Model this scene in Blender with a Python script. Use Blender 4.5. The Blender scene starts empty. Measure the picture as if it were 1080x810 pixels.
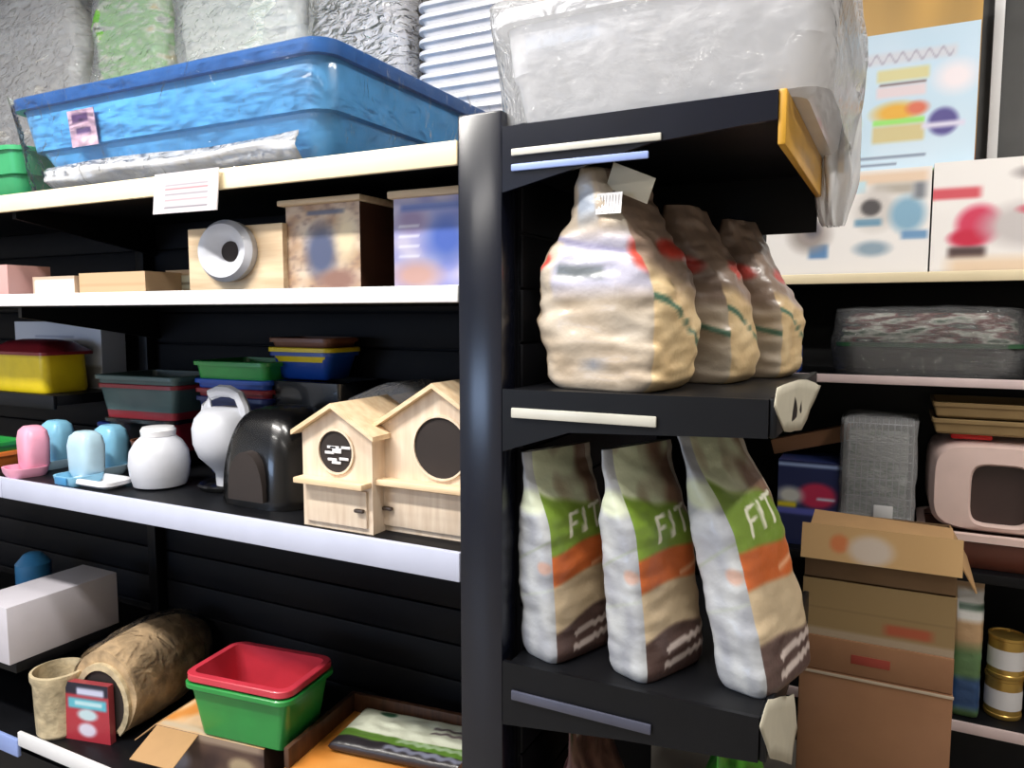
import bpy, bmesh, math, random
from math import sin, cos, pi, radians, floor
from mathutils import Vector, Matrix, noise
C = bpy.context.scene.collection
sc = bpy.context.scene
random.seed(4)

# ------------------------------------------------------------------ camera
CZ = 1.45
YAW, PIT, FPX = radians(27), radians(5.2), 800.0
cd = bpy.data.cameras.new('camera'); cam = bpy.data.objects.new('camera', cd); C.objects.link(cam)
cam.location = (0, 0, CZ); cam.rotation_euler = (pi/2 - PIT, 0, YAW)
cd.sensor_fit = 'HORIZONTAL'; cd.sensor_width = 36; cd.lens = FPX/1080*36; cd.clip_start = .05
sc.camera = cam
R_ = (cos(YAW), sin(YAW), 0)
U_ = (-sin(YAW)*sin(PIT), cos(YAW)*sin(PIT), cos(PIT))
F_ = (-sin(YAW)*cos(PIT), cos(YAW)*cos(PIT), -sin(PIT))
def at(u, v, X=None, Y=None, Z=None):
    a = (u-540)/FPX; b = (405-v)/FPX
    d = [F_[i]+a*R_[i]+b*U_[i] for i in range(3)]
    k = X/d[0] if X is not None else Y/d[1] if Y is not None else (Z-CZ)/d[2]
    return Vector((k*d[0], k*d[1], CZ+k*d[2]))

# ------------------------------------------------------------------ colour and materials
def lin(c):
    return tuple(((x/255)/12.92 if x/255 <= .04045 else ((x/255+.055)/1.055)**2.4) for x in c)
def mix(a, b, t):
    t = max(0, min(1, t)); return tuple(a[i]+(b[i]-a[i])*t for i in range(3))
def new_mat(name):
    m = bpy.data.materials.new(name); m.use_nodes = True
    nt = m.node_tree; b = nt.nodes['Principled BSDF']
    return m, nt, b
def noise_bump(nt, b, scale, strength, dist=.01, detail=3, stretch=None):
    tc = nt.nodes.new('ShaderNodeTexCoord'); n = nt.nodes.new('ShaderNodeTexNoise')
    n.inputs['Scale'].default_value = scale; n.inputs['Detail'].default_value = detail
    src = tc.outputs['Object']
    if stretch:
        mp = nt.nodes.new('ShaderNodeMapping'); mp.inputs['Scale'].default_value = stretch
        nt.links.new(src, mp.inputs['Vector']); src = mp.outputs['Vector']
    nt.links.new(src, n.inputs['Vector'])
    bp = nt.nodes.new('ShaderNodeBump'); bp.inputs['Strength'].default_value = strength; bp.inputs['Distance'].default_value = dist
    nt.links.new(n.outputs['Fac'], bp.inputs['Height']); nt.links.new(bp.outputs['Normal'], b.inputs['Normal'])
    return n
def plain(name, rgb, rough=.45, metal=0, vary=.08, scale=14, bump=.0, coat=0, spec=.5):
    m, nt, b = new_mat(name)
    c = lin(rgb)
    tc = nt.nodes.new('ShaderNodeTexCoord'); n = nt.nodes.new('ShaderNodeTexNoise')
    n.inputs['Scale'].default_value = scale; n.inputs['Detail'].default_value = 4
    nt.links.new(tc.outputs['Object'], n.inputs['Vector'])
    r = nt.nodes.new('ShaderNodeValToRGB')
    r.color_ramp.elements[0].position = .3; r.color_ramp.elements[1].position = .7
    r.color_ramp.elements[0].color = tuple(x*(1-vary) for x in c)+(1,)
    r.color_ramp.elements[1].color = tuple(min(1, x*(1+vary)) for x in c)+(1,)
    nt.links.new(n.outputs['Fac'], r.inputs['Fac']); nt.links.new(r.outputs['Color'], b.inputs['Base Color'])
    b.inputs['Roughness'].default_value = rough; b.inputs['Metallic'].default_value = metal
    b.inputs['Coat Weight'].default_value = coat; b.inputs['Specular IOR Level'].default_value = spec
    if bump:
        bp = nt.nodes.new('ShaderNodeBump'); bp.inputs['Strength'].default_value = bump; bp.inputs['Distance'].default_value = .01
        nt.links.new(n.outputs['Fac'], bp.inputs['Height']); nt.links.new(bp.outputs['Normal'], b.inputs['Normal'])
    return m
def printed(name, rough=.4, coat=0, bump=0, bscale=30):
    m, nt, b = new_mat(name)
    a = nt.nodes.new('ShaderNodeAttribute'); a.attribute_name = 'Col'
    nt.links.new(a.outputs['Color'], b.inputs['Base Color'])
    b.inputs['Roughness'].default_value = rough; b.inputs['Coat Weight'].default_value = coat
    if bump: noise_bump(nt, b, bscale, bump)
    return m
def wood(name, c1, c2, rough=.55, axis='Z'):
    m, nt, b = new_mat(name)
    tc = nt.nodes.new('ShaderNodeTexCoord'); mp = nt.nodes.new('ShaderNodeMapping')
    mp.inputs['Scale'].default_value = (30, 30, 3) if axis == 'Z' else (3, 30, 40)
    n = nt.nodes.new('ShaderNodeTexNoise'); n.inputs['Scale'].default_value = 2.2; n.inputs['Detail'].default_value = 5
    nt.links.new(tc.outputs['Object'], mp.inputs['Vector']); nt.links.new(mp.outputs['Vector'], n.inputs['Vector'])
    r = nt.nodes.new('ShaderNodeValToRGB'); r.color_ramp.elements[0].position = .35; r.color_ramp.elements[1].position = .65
    r.color_ramp.elements[0].color = lin(c1)+(1,); r.color_ramp.elements[1].color = lin(c2)+(1,)
    nt.links.new(n.outputs['Fac'], r.inputs['Fac']); nt.links.new(r.outputs['Color'], b.inputs['Base Color'])
    b.inputs['Roughness'].default_value = rough
    return m
def film_mat(name, haze=.12, tint=(1, 1, 1), scale=22, strength=.9, stretch=None, ior=1.45, rough=.14):
    """clear crinkled packaging film: mostly see-through, mirror-like creases, a little milky"""
    m = bpy.data.materials.new(name); m.use_nodes = True; nt = m.node_tree
    nt.nodes.remove(nt.nodes['Principled BSDF']); out = nt.nodes['Material Output']
    tr = nt.nodes.new('ShaderNodeBsdfTransparent'); tr.inputs['Color'].default_value = tint+(1,)
    gl = nt.nodes.new('ShaderNodeBsdfGlossy'); gl.inputs['Roughness'].default_value = rough
    df = nt.nodes.new('ShaderNodeBsdfDiffuse'); df.inputs['Color'].default_value = (.9, .91, .94, 1)
    tc = nt.nodes.new('ShaderNodeTexCoord'); n = nt.nodes.new('ShaderNodeTexNoise')
    n.inputs['Scale'].default_value = scale; n.inputs['Detail'].default_value = 3; n.inputs['Distortion'].default_value = 1.2
    src = tc.outputs['Object']
    if stretch:
        mp = nt.nodes.new('ShaderNodeMapping'); mp.inputs['Scale'].default_value = stretch
        nt.links.new(src, mp.inputs['Vector']); src = mp.outputs['Vector']
    nt.links.new(src, n.inputs['Vector'])
    bp = nt.nodes.new('ShaderNodeBump'); bp.inputs['Strength'].default_value = strength; bp.inputs['Distance'].default_value = .02
    nt.links.new(n.outputs['Fac'], bp.inputs['Height']); nt.links.new(bp.outputs['Normal'], gl.inputs['Normal'])
    fr = nt.nodes.new('ShaderNodeFresnel'); fr.inputs['IOR'].default_value = ior; nt.links.new(bp.outputs['Normal'], fr.inputs['Normal'])
    m1 = nt.nodes.new('ShaderNodeMixShader'); m1.inputs['Fac'].default_value = haze
    nt.links.new(tr.outputs[0], m1.inputs[1]); nt.links.new(df.outputs[0], m1.inputs[2])
    m2 = nt.nodes.new('ShaderNodeMixShader')
    nt.links.new(fr.outputs[0], m2.inputs['Fac']); nt.links.new(m1.outputs[0], m2.inputs[1]); nt.links.new(gl.outputs[0], m2.inputs[2])
    nt.links.new(m2.outputs[0], out.inputs['Surface'])
    return m
def crinkle(name, cols, rough=.18, scale=6, bscale=26, stretch=(1, 1, 2.6)):
    """opaque shiny wrapping over mixed pale goods"""
    m, nt, b = new_mat(name)
    tc = nt.nodes.new('ShaderNodeTexCoord'); mp = nt.nodes.new('ShaderNodeMapping'); mp.inputs['Scale'].default_value = stretch
    n = nt.nodes.new('ShaderNodeTexNoise'); n.inputs['Scale'].default_value = scale; n.inputs['Detail'].default_value = 4
    nt.links.new(tc.outputs['Object'], mp.inputs['Vector']); nt.links.new(mp.outputs['Vector'], n.inputs['Vector'])
    r = nt.nodes.new('ShaderNodeValToRGB'); e = r.color_ramp.elements
    while len(e) < len(cols): e.new(.5)
    for i, c in enumerate(cols):
        e[i].position = .28+.44*i/max(1, len(cols)-1); e[i].color = lin(c)+(1,)
    nt.links.new(n.outputs['Fac'], r.inputs['Fac']); nt.links.new(r.outputs['Color'], b.inputs['Base Color'])
    b.inputs['Roughness'].default_value = rough; b.inputs['Coat Weight'].default_value = 1; b.inputs['Coat Roughness'].default_value = .08
    n2 = nt.nodes.new('ShaderNodeTexNoise'); n2.inputs['Scale'].default_value = bscale; n2.inputs['Detail'].default_value = 3; n2.inputs['Distortion'].default_value = 1.5
    nt.links.new(mp.outputs['Vector'], n2.inputs['Vector'])
    bp = nt.nodes.new('ShaderNodeBump'); bp.inputs['Strength'].default_value = .9; bp.inputs['Distance'].default_value = .02
    nt.links.new(n2.outputs['Fac'], bp.inputs['Height']); nt.links.new(bp.outputs['Normal'], b.inputs['Normal']); nt.links.new(bp.outputs['Normal'], b.inputs['Coat Normal'])
    return m

M = dict(
    black=plain('black_powder_coat', (10, 11, 15), .45, vary=.15, spec=.25),
    navy=plain('navy_black_steel', (15, 18, 30), .22, vary=.12),
    panel=plain('black_back_panel', (9, 10, 16), .6, vary=.15, spec=.18),
    greypanel=plain('dark_grey_panel', (74, 74, 74), .6),
    white=plain('white_rail', (236, 236, 238), .4, vary=.03),
    bluelit_white=plain('bluelit_white_rail', (190, 195, 216), .4, vary=.03),  # white rail with dimmer, bluish window light put into its colour
    cream=plain('cream_rail', (238, 222, 186), .4, vary=.03),
    yellow_rail=plain('ochre_rail', (200, 150, 48), .4),
    pinkrail=plain('pale_pink_rail', (226, 205, 205), .4, vary=.05),
    bluerail=plain('pale_blue_rail', (140, 160, 215), .4),
    strip=plain('grey_label_strip', (196, 194, 184), .3),
    dimstrip=plain('slate_label_strip', (70, 72, 88), .3),
    blue=plain('blue_plastic', (88, 166, 226), .3, coat=.3),
    blue_dk=plain('dark_blue_plastic_lip', (28, 84, 150), .3, coat=.3),
    green_mint=plain('mint_green_plastic', (60, 160, 105), .35),
    green=plain('green_plastic', (38, 140, 62), .33, coat=.2),
    red=plain('red_plastic', (198, 56, 72), .36, coat=.2),
    dkred=plain('dark_red_plastic', (125, 32, 42), .35),
    tealgrey=plain('grey_green_plastic', (66, 88, 88), .35),
    blue2=plain('royal_blue_plastic', (24, 70, 160), .35),
    navyp=plain('navy_plastic', (22, 38, 92), .35),
    brownp=plain('brown_plastic', (110, 68, 48), .4),
    yellow=plain('yellow_plastic', (226, 200, 26), .4),
    orange=plain('orange_plastic', (224, 120, 50), .4),
    limegreen=plain('lime_green', (60, 150, 30), .4),
    jug=plain('milky_white_plastic', (198, 200, 208), .4, vary=.04),
    ltblue=plain('light_blue_plastic', (128, 186, 216), .3, vary=.06),
    midblue=plain('mid_blue_plastic', (60, 130, 180), .35),
    pink=plain('pink_plastic', (232, 160, 186), .35),
    paleblue=plain('pale_blue_clear', (176, 206, 222), .25),
    blackp=plain('black_plastic', (14, 14, 16), .25, coat=.3),
    plywood=wood('pale_plywood', (216, 194, 170), (232, 214, 192)),
    plywood2=wood('pale_plywood_board', (220, 190, 152), (234, 210, 176), axis='X'),
    hole_shade=plain('opening_shade', (40, 32, 30), .8),  # dark fill that puts the shade inside openings into colour
    brownwood=wood('brown_board', (66, 42, 28), (92, 60, 40)),
    kraft=plain('kraft_card', (178, 140, 96), .8, vary=.06, bump=.05),
    kraft2=plain('kraft_card_olive', (148, 122, 82), .8, vary=.06, bump=.05),
    kraft3=plain('kraft_card_brown', (146, 104, 74), .8, vary=.05, bump=.05),
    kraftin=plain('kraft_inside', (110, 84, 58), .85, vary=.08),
    tape=plain('pale_tape', (188, 170, 150), .4),
    paper=plain('grey_paper', (190, 184, 166), .75, vary=.06, bump=.1),
    whitecard=plain('white_card', (225, 224, 226), .6, vary=.03),
    greybox=plain('grey_white_carton', (196, 192, 200), .5, vary=.03),
    chrome=plain('latch_metal', (90, 80, 74), .4, metal=.8),
    steel=plain('cage_wire', (170, 172, 176), .3, metal=.9),
    palegrey=plain('pale_grey_plastic', (226, 226, 230), .3, vary=.05, coat=.4),
    dkgreen=plain('dark_green_plastic', (44, 84, 56), .35),
    pinkbeige=plain('pink_beige_plastic', (234, 206, 198), .35, vary=.04),
    brownbase=plain('chestnut_plastic', (104, 56, 42), .35),
    redp=plain('bright_red_plastic', (214, 24, 24), .35),
    maroon=plain('maroon_plastic', (92, 26, 34), .4),
    gold=plain('gold_tin', (196, 160, 84), .3, metal=.6),
    straw=plain('woven_straw', (178, 152, 118), .7, vary=.35, scale=26, bump=.6),
    straw2=plain('woven_seagrass', (186, 170, 138), .75, vary=.3, scale=30, bump=.6),
    print=printed('printed_card', .4),
    printm=printed('printed_matt_card', .6),
    bagprint=printed('printed_bag_film', .38, coat=.15, bump=.25, bscale=38),
    floor=plain('floor_tile', (150, 144, 136), .35, vary=.06, scale=2),
    wall=plain('painted_wall', (205, 200, 192), .8, vary=.02),
    ceil=plain('ceiling_board', (210, 208, 204), .9, vary=.02),
    film=film_mat('clear_film', .26, ior=1.2),
    film_spark=film_mat('sparkling_film', .30, scale=15, strength=1, ior=1.3, stretch=(1, 1, 2.2), rough=.09),
    film_dark=film_mat('tight_clear_film', .0, scale=10, strength=.35, ior=1.12, stretch=(1, 1, 3)),
    film_thin=film_mat('thin_clear_film', .015, scale=16, strength=.9, ior=1.2, rough=.08),
    film_milky=film_mat('milky_film', .62, scale=14, stretch=(1, 1, .35), ior=1.3),
)

# ------------------------------------------------------------------ mesh helpers
def obj(name, bm, mats, parent=None, loc=(0, 0, 0), rotz=0, smooth=True, angle=35, rot=None):
    me = bpy.data.meshes.new(name)
    bmesh.ops.recalc_face_normals(bm, faces=bm.faces[:])
    bm.to_mesh(me); bm.free()
    for m in (mats if isinstance(mats, (list, tuple)) else [mats]): me.materials.append(m)
    if smooth:
        me.polygons.foreach_set('use_smooth', [True]*len(me.polygons)); me.set_sharp_from_angle(angle=radians(angle))
    o = bpy.data.objects.new(name, me); C.objects.link(o)
    o.location = loc; o.rotation_euler = rot if rot else (0, 0, rotz)
    if parent: o.parent = parent
    return o
def tag(o, label, cat, group=None):
    o['label'] = label; o['category'] = cat
    if group: o['group'] = group
    return o
def thing(name, label, cat, loc=(0, 0, 0), rotz=0, group=None, rot=None):
    o = bpy.data.objects.new(name, None); C.objects.link(o); o.empty_display_size = .05
    o.location = loc; o.rotation_euler = rot if rot else (0, 0, rotz)
    return tag(o, label, cat, group)
def struct(name, bm, m):
    o = obj(name, bm, m, smooth=False); o['kind'] = 'structure'; return o
def add_box(bm, x0, x1, y0, y1, z0, z1, bev=0, mi=0, mat=None):
    r = bmesh.ops.create_cube(bm, size=1)
    vs = r['verts']
    for v in vs:
        v.co = Vector((x0+(v.co.x+.5)*(x1-x0), y0+(v.co.y+.5)*(y1-y0), z0+(v.co.z+.5)*(z1-z0)))
    fs = list({f for v in vs for f in v.link_faces})
    if bev:
        es = list({e for v in vs for e in v.link_edges})
        r2 = bmesh.ops.bevel(bm, geom=es, offset=bev, segments=2, affect='EDGES', profile=.5)
        fs = list(set(r2['faces']) | {f for f in fs if f.is_valid}); vs = list({v for f in fs for v in f.verts})
    for f in fs: f.material_index = mi
    if mat is not None: bmesh.ops.transform(bm, matrix=mat, verts=vs)
    return vs
def box(x0, x1, y0, y1, z0, z1, bev=.002):
    bm = bmesh.new(); add_box(bm, x0, x1, y0, y1, z0, z1, bev); return bm
def rr(hw, hd, r, z, n=5, cx=0, cy=0):
    r = min(r, hw*.999, hd*.999); pts = []
    for (sx, sy, a0) in ((1, 1, 0), (-1, 1, pi/2), (-1, -1, pi), (1, -1, 1.5*pi)):
        for i in range(n+1):
            a = a0+pi/2*i/n
            pts.append((cx+sx*(hw-r)+r*cos(a), cy+sy*(hd-r)+r*sin(a), z))
    return pts
def circ(r, z, n=28, sx=1, sy=1, cx=0, cy=0):
    return [(cx+r*sx*cos(2*pi*i/n), cy+r*sy*sin(2*pi*i/n), z) for i in range(n)]
def add_loft(bm, loops, cap0=True, cap1=True, mi=None, closed=False):
    rows = [[bm.verts.new(p) for p in L] for L in loops]
    n = len(rows[0]); k = len(rows)
    for j in range(k if closed else k-1):
        a, b = rows[j], rows[(j+1) % k]
        for i in range(n):
            f = bm.faces.new((a[i], a[(i+1) % n], b[(i+1) % n], b[i]))
            if mi: f.material_index = mi[j]
    if cap0 and not closed:
        f = bm.faces.new(list(reversed(rows[0]))); f.material_index = mi[0] if mi else 0
    if cap1 and not closed:
        f = bm.faces.new(rows[-1]); f.material_index = mi[-1] if mi else 0
    return rows
def loft(loops, cap0=True, cap1=True, mi=None, closed=False):
    bm = bmesh.new(); add_loft(bm, loops, cap0, cap1, mi, closed); return bm
def add_tube(bm, pts, r, n=8, closed=False):
    pts = [Vector(p) for p in pts]; loops = []
    for i, p in enumerate(pts):
        a = pts[(i-1) % len(pts)] if closed or i > 0 else p; b = pts[(i+1) % len(pts)] if closed or i < len(pts)-1 else p
        t = (b-a).normalized(); up = Vector((0, 0, 1)) if abs(t.z) < .9 else Vector((1, 0, 0))
        s = t.cross(up).normalized(); w = s.cross(t)
        loops.append([p+r*(cos(2*pi*k/n)*s+sin(2*pi*k/n)*w) for k in range(n)])
    add_loft(bm, loops, closed=closed)
def prism(poly, axis, a, b):
    """polygon given in the two other axes, extruded along axis from a to b"""
    bm = bmesh.new()
    def p(q, t): return (t, q[0], q[1]) if axis == 'X' else (q[0], t, q[1]) if axis == 'Y' else (q[0], q[1], t)
    v0 = [bm.verts.new(p(q, a)) for q in poly]; v1 = [bm.verts.new(p(q, b)) for q in poly]
    n = len(poly); bm.faces.new(v0); bm.faces.new(list(reversed(v1)))
    for i in range(n): bm.faces.new((v0[i], v0[(i+1) % n], v1[(i+1) % n], v1[i]))
    return bm
def rough_up(bm, amp, freq, seed=0, zkeep=None):
    for v in bm.verts:
        if zkeep is not None and v.co.z <= zkeep: continue
        d = noise.noise_vector(v.co*freq+Vector((seed*7.1, seed*3.3, seed))); v.co += d*amp
def print_box(w, d, h, paint, res=.006):
    """closed box on z=0, centred on x, y; paint(face, u, v) -> sRGB, u and v 0..1 as seen from outside"""
    bm = bmesh.new(); lay = bm.loops.layers.float_color.new('Col')
    faces = {'front': ((-w/2, -d/2, 0), (w, 0, 0), (0, 0, h)), 'back': ((w/2, d/2, 0), (-w, 0, 0), (0, 0, h)),
             'right': ((w/2, -d/2, 0), (0, d, 0), (0, 0, h)), 'left': ((-w/2, d/2, 0), (0, -d, 0), (0, 0, h)),
             'top': ((-w/2, -d/2, h), (w, 0, 0), (0, d, 0)), 'bottom': ((-w/2, d/2, 0), (w, 0, 0), (0, -d, 0))}
    for nm, (o, a, b) in faces.items():
        o, a, b = Vector(o), Vector(a), Vector(b)
        fine = nm in ('front', 'right', 'top')
        nu = max(1, int(a.length/res)) if fine else 2; nv = max(1, int(b.length/res)) if fine else 2
        g = [[bm.verts.new(o+a*(i/nu)+b*(j/nv)) for i in range(nu+1)] for j in range(nv+1)]
        cl = [[lin(paint(nm, i/nu, j/nv))+(1,) for i in range(nu+1)] for j in range(nv+1)]
        for j in range(nv):
            for i in range(nu):
                f = bm.faces.new((g[j][i], g[j][i+1], g[j+1][i+1], g[j+1][i]))
                for lp, (jj, ii) in zip(f.loops, ((j, i), (j, i+1), (j+1, i+1), (j+1, i))): lp[lay] = cl[jj][ii]
    return bm
def el(u, v, cu, cv, ru, rv, soft=.25):
    q = math.sqrt(((u-cu)/ru)**2+((v-cv)/rv)**2); return max(0, min(1, (1+soft-q)/(2*soft)))
def rc(u, v, u0, u1, v0, v1, s=.012):
    f = lambda x, a, b: max(0, min(1, min((x-a)/s+.5, (b-x)/s+.5)))
    return f(u, u0, u1)*f(v, v0, v1)
def layers(base, u, v, items):
    c = base
    for it in items:
        k = it[0]; c = mix(c, it[1], (el if k == 'e' else rc)(u, v, *it[2:]))
    return c
def seg(px, py, a, b):
    ax, ay = a; bx, by = b; dx, dy = bx-ax, by-ay
    t = max(0, min(1, ((px-ax)*dx+(py-ay)*dy)/(dx*dx+dy*dy)))
    return math.hypot(px-ax-t*dx, py-ay-t*dy)

# ------------------------------------------------------------------ the room
X0, X1, Y0, Y1, ZC = -5.0, 3.0, -3.6, 3.25, 3.1
struct('floor', box(X0, X1, Y0, Y1, -.1, 0, 0), M['floor'])
struct('ceiling', box(X0, X1, Y0, Y1, ZC, ZC+.1, 0), M['ceil'])
struct('wall_back', box(X0, X1, Y1, Y1+.1, 0, ZC, 0), M['wall'])
struct('wall_left', box(X0-.1, X0, Y0, Y1, 0, ZC, 0), M['wall'])
struct('wall_right', box(X1, X1+.1, Y0, Y1, 0, ZC, 0), M['wall'])
WX0, WX1, WZ0, WZ1 = -4.6, -2.5, 1.1, 1.9     # the shop window in the near wall
bm = bmesh.new()
add_box(bm, X0, WX0, Y0-.1, Y0, 0, ZC); add_box(bm, WX1, X1, Y0-.1, Y0, 0, ZC)
add_box(bm, WX0, WX1, Y0-.1, Y0, 0, WZ0); add_box(bm, WX0, WX1, Y0-.1, Y0, WZ1, ZC)
struct('wall_near', bm, M['wall'])
bm = bmesh.new()
for x in (WX0, (WX0+WX1)/2-.02, WX1-.04): add_box(bm, x, x+.04, Y0-.06, Y0-.02, WZ0, WZ1)
for z in (WZ0, WZ1-.04): add_box(bm, WX0, WX1, Y0-.06, Y0-.02, z, z+.04)
struct('window_1', bm, M['black'])

# ------------------------------------------------------------------ the left gondola
YF = 1.2
gon = thing('gondola_shelving', 'long black gondola shelving with white and cream shelf edges left of the wide post', 'shelving', (-2.2, 1.7, 0))
def gpart(name, bm, m, par=None, **k):
    o = obj(name, bm, m, par or gon, loc=(2.2, -1.7, 0) if par is None else (0, 0, 0), **k); return o
XL, XP, XQ, XB = -4.2, -.722, -.632, -2.2
bm = bmesh.new(); z = .16
while z < 1.74:
    add_box(bm, XL, XP-.002, 1.7, 1.718, z, min(z+.096, 1.742), .004); z += .1
add_box(bm, XL, XP-.002, 1.718, 1.724, .16, 1.742)
gpart('back_panel', bm, M['panel'])
bm = bmesh.new(); add_box(bm, XP, XQ, YF, YF+.055, 0, 1.806, .004); gpart('end_post', bm, M['navy'])
gpart('end_panel', box(XP+.03, XQ-.002, YF+.056, 2.2, .02, 1.74, .002), M['panel'])
gpart('upright', box(XB-.02, XB+.02, 1.66, 1.699, .0, 1.735, .003), M['black'])
def shelf(zt, x0, x1, y0, y1, rail, rh, th=.03, name='shelf'):
    s = gpart(name, box(x0, x1, y0+.012, y1, zt-th, zt, .002), M['black'])
    if rail:
        r = obj('price_rail', box(x0, x1, y0, y0+.0115, zt-rh, zt+.002, .003), rail, s)
    return s
s_top = shelf(1.762, XL, XP-.001, YF, 2.2, M['cream'], .042, th=.02)
s_two = shelf(1.503, XL, XP-.001, YF, 1.699, M['white'], .030)
s_three = shelf(1.0, XB, XP-.001, YF, 1.699, M['bluelit_white'], .056)
s_low = shelf(.262, XB+.002, XP-.001, YF, 1.699, M['white'], .04)
s_nlow = shelf(.235, XL, XB-.002, YF, 1.699, M['bluerail'], .05)
s_nmid = shelf(.46, XL, XB-.004, YF, 1.655, None, .04)
s_nup = shelf(1.212, XL, XB-.004, 1.36, 1.655, M['black'], .04)
gpart('plinth', box(XL, XP-.001, YF+.05, 2.15, .0, .16, .002), M['black'])
for x in (XB+.03, XP-.02):
    for zt in (1.742, 1.473, .97):
        bm = prism([(YF+.06, zt-.03), (YF+.06, zt-.001), (1.695, zt-.001), (1.695, zt-.10)], 'X', x-.008, x+.008)
        gpart('shelf_bracket', bm, M['black'], smooth=False)

# ------------------------------------------------------------------ the end-of-aisle unit
YE = 1.82; XE0, XE1 = -.629, -.172
endc = thing('endcap_shelving', 'black end-of-aisle shelf unit right of the wide post, holding food bags', 'shelving', (XE0, 1.5, 0))
def epart(name, bm, m, par=None, **k):
    return obj(name, bm, m, par or endc, loc=(-XE0, -1.5, 0) if par is None else (0, 0, 0), **k)
bm = bmesh.new(); z = .1
while z < 1.78:
    add_box(bm, XE0-.001, XE0+.01, YF+.06, YE, z, min(z+.096, 1.79), .003); z += .1
add_box(bm, XE0-.001, XE0+.004, YF+.06, YE, .1, 1.79)
epart('back_panel', bm, M['panel'])
epart('plinth', box(XE0, XE1-.02, YF+.03, YE, 0, .15, .002), M['black'])
def bracket_poly(zt, zp, zk, zf, xk):
    return [(XE0, zt), (XE1, zt+.004), (XE1, zf), (xk, zk), (XE0, zp)]
for zt, zp, zk, zf, xk, st, rail, sy in ((1.775, 1.663, 1.722, 1.737, -.36, 'two', M['yellow_rail'], -.035), (1.318, 1.205, 1.248, 1.262, -.5, 'one', None, -.038), (.812, .69, .72, .742, -.4, 'dim', None, -.055)):
    s = epart('shelf', box(XE0+.012, XE1, YF+.006, YE-.005, zt-.02, zt, .002), M['black'])
    b = obj('bracket', prism(bracket_poly(zt, zp, zk, zf, xk), 'Y', YF-.004, YF+.005), M['navy'] if st == 'two' else M['black'], s, smooth=False)  # lower brackets take a darker black, their dimmer light put into colour
    low = zt-.10 if st == 'two' else zf
    poly = [(XE0+.012, zt), (XE1, zt), (XE1, low if st != 'two' else 1.632), (XE0+.012, zt-.145)]
    obj('bracket', prism(poly, 'Y', YE-.004, YE+.005), M['black'], s, smooth=False)
    obj('front_lip', box(XE1, XE1+.012, YF, YE, (1.70 if rail else zf), zt+.006, .003), rail or M['black'], s)
    x0, x1 = XE0+.02, -.345
    if st == 'two':
        obj('label_strip', box(x0, x1, YF-.010, YF-.0045, zt-.052, zt-.040, .002), M['strip'], s)
        obj('label_strip', box(x0, x1-.02, YF-.010, YF-.0045, zt-.078, zt-.066, .002), M['bluerail'], s)
    else:
        obj('label_strip', box(x0, x1, YF-.010, YF-.0045, zt+sy-.012, zt+sy+.006, .002), M['strip'] if st == 'one' else M['dimstrip'], s)
epart('shelf', box(XE0+.012, XE1, YF+.006, YE-.005, .15, .18, .002), M['black'])

# ------------------------------------------------------------------ the shelving along the back wall
bks = thing('back_wall_shelving', 'dark wall shelving with cream and pale pink shelf edges at the right, behind the cartons', 'shelving', (0, 3.0, 0))
YB = 2.6
def bpart(name, bm, m, par=None, **k):
    return obj(name, bm, m, par or bks, loc=(0, -3.0, 0) if par is None else (0, 0, 0), **k)
bpart('back_panel', box(-1.3, 1.6, 3.02, 3.04, .1, 2.9, .002), M['greypanel'])
bpart('back_board', box(-1.3, 1.6, 3.005, 3.019, .1, 1.86, .002), M['black'])
for zt, rail, rh in ((1.578, M['cream'], .03), (1.262, M['pinkrail'], .026), (.68, M['black'], .03), (.208, M['pinkrail'], .032)):
    s = bpart('shelf', box(-1.29, 1.59, YB+.012, 3.004, zt-.025, zt, .002), M['black'])
    obj('price_rail', box(-1.29, 1.59, YB, YB+.0115, zt-rh, zt+.001, .003), rail, s)
bpart('plinth', box(-1.29, 1.59, YB+.05, 3.0, 0, .18, .002), M['black'])
for x in (-1.3, .335, 1.6): bpart('upright', box(x, x+.05, 3.042, 3.08, 0, 2.9, .003), M['black'])
bpart('upright', box(.232, .262, 2.985, 3.004, 1.87, 2.9, .003), M['white'])

# ------------------------------------------------------------------ builders for goods
def tub_bm(w, d, h, taper=.86, lip=.012, r=.025, th=.004, lipd=.012, ridge=None):
    L = []; b0, b1 = w/2*taper, d/2*taper
    def P(t, o=0, z=None): return rr(b0+(w/2-b0)*t-o, b1+(d/2-b1)*t-o, max(r-o, .004), h*t if z is None else z)
    L.append(P(0, .006, 0)); L.append(P(0, 0, .006))
    if ridge:
        L += [P(ridge, 0), rr(b0+(w/2-b0)*ridge+.008, b1+(d/2-b1)*ridge+.008, r, h*ridge+.004), ]
        for t in (.8,): L.append(rr(b0+(w/2-b0)*t+.008, b1+(d/2-b1)*t+.008, r, h*t))
    L.append(rr(w/2-(0 if not ridge else -.006), d/2-(0 if not ridge else -.006), r, h-lipd))
    L.append(rr(w/2+lip, d/2+lip, r+lip, h-lipd)); L.append(rr(w/2+lip, d/2+lip, r+lip, h-.002)); L.append(rr(w/2+lip-.002, d/2+lip-.002, r+lip, h))
    L.append(rr(w/2-th, d/2-th, r, h)); L.append(P(0, th, th+.002)); L.append(P(0, th+.004, th))
    return L
def tub(w, d, h, **k): return loft(tub_bm(w, d, h, **k))
def carton_print(base, items=(), side=None, top=None):
    def f(nm, u, v):
        if nm == 'front': return layers(base, u, v, items)
        if nm == 'top': return top or base
        return side or base
    return f
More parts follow.
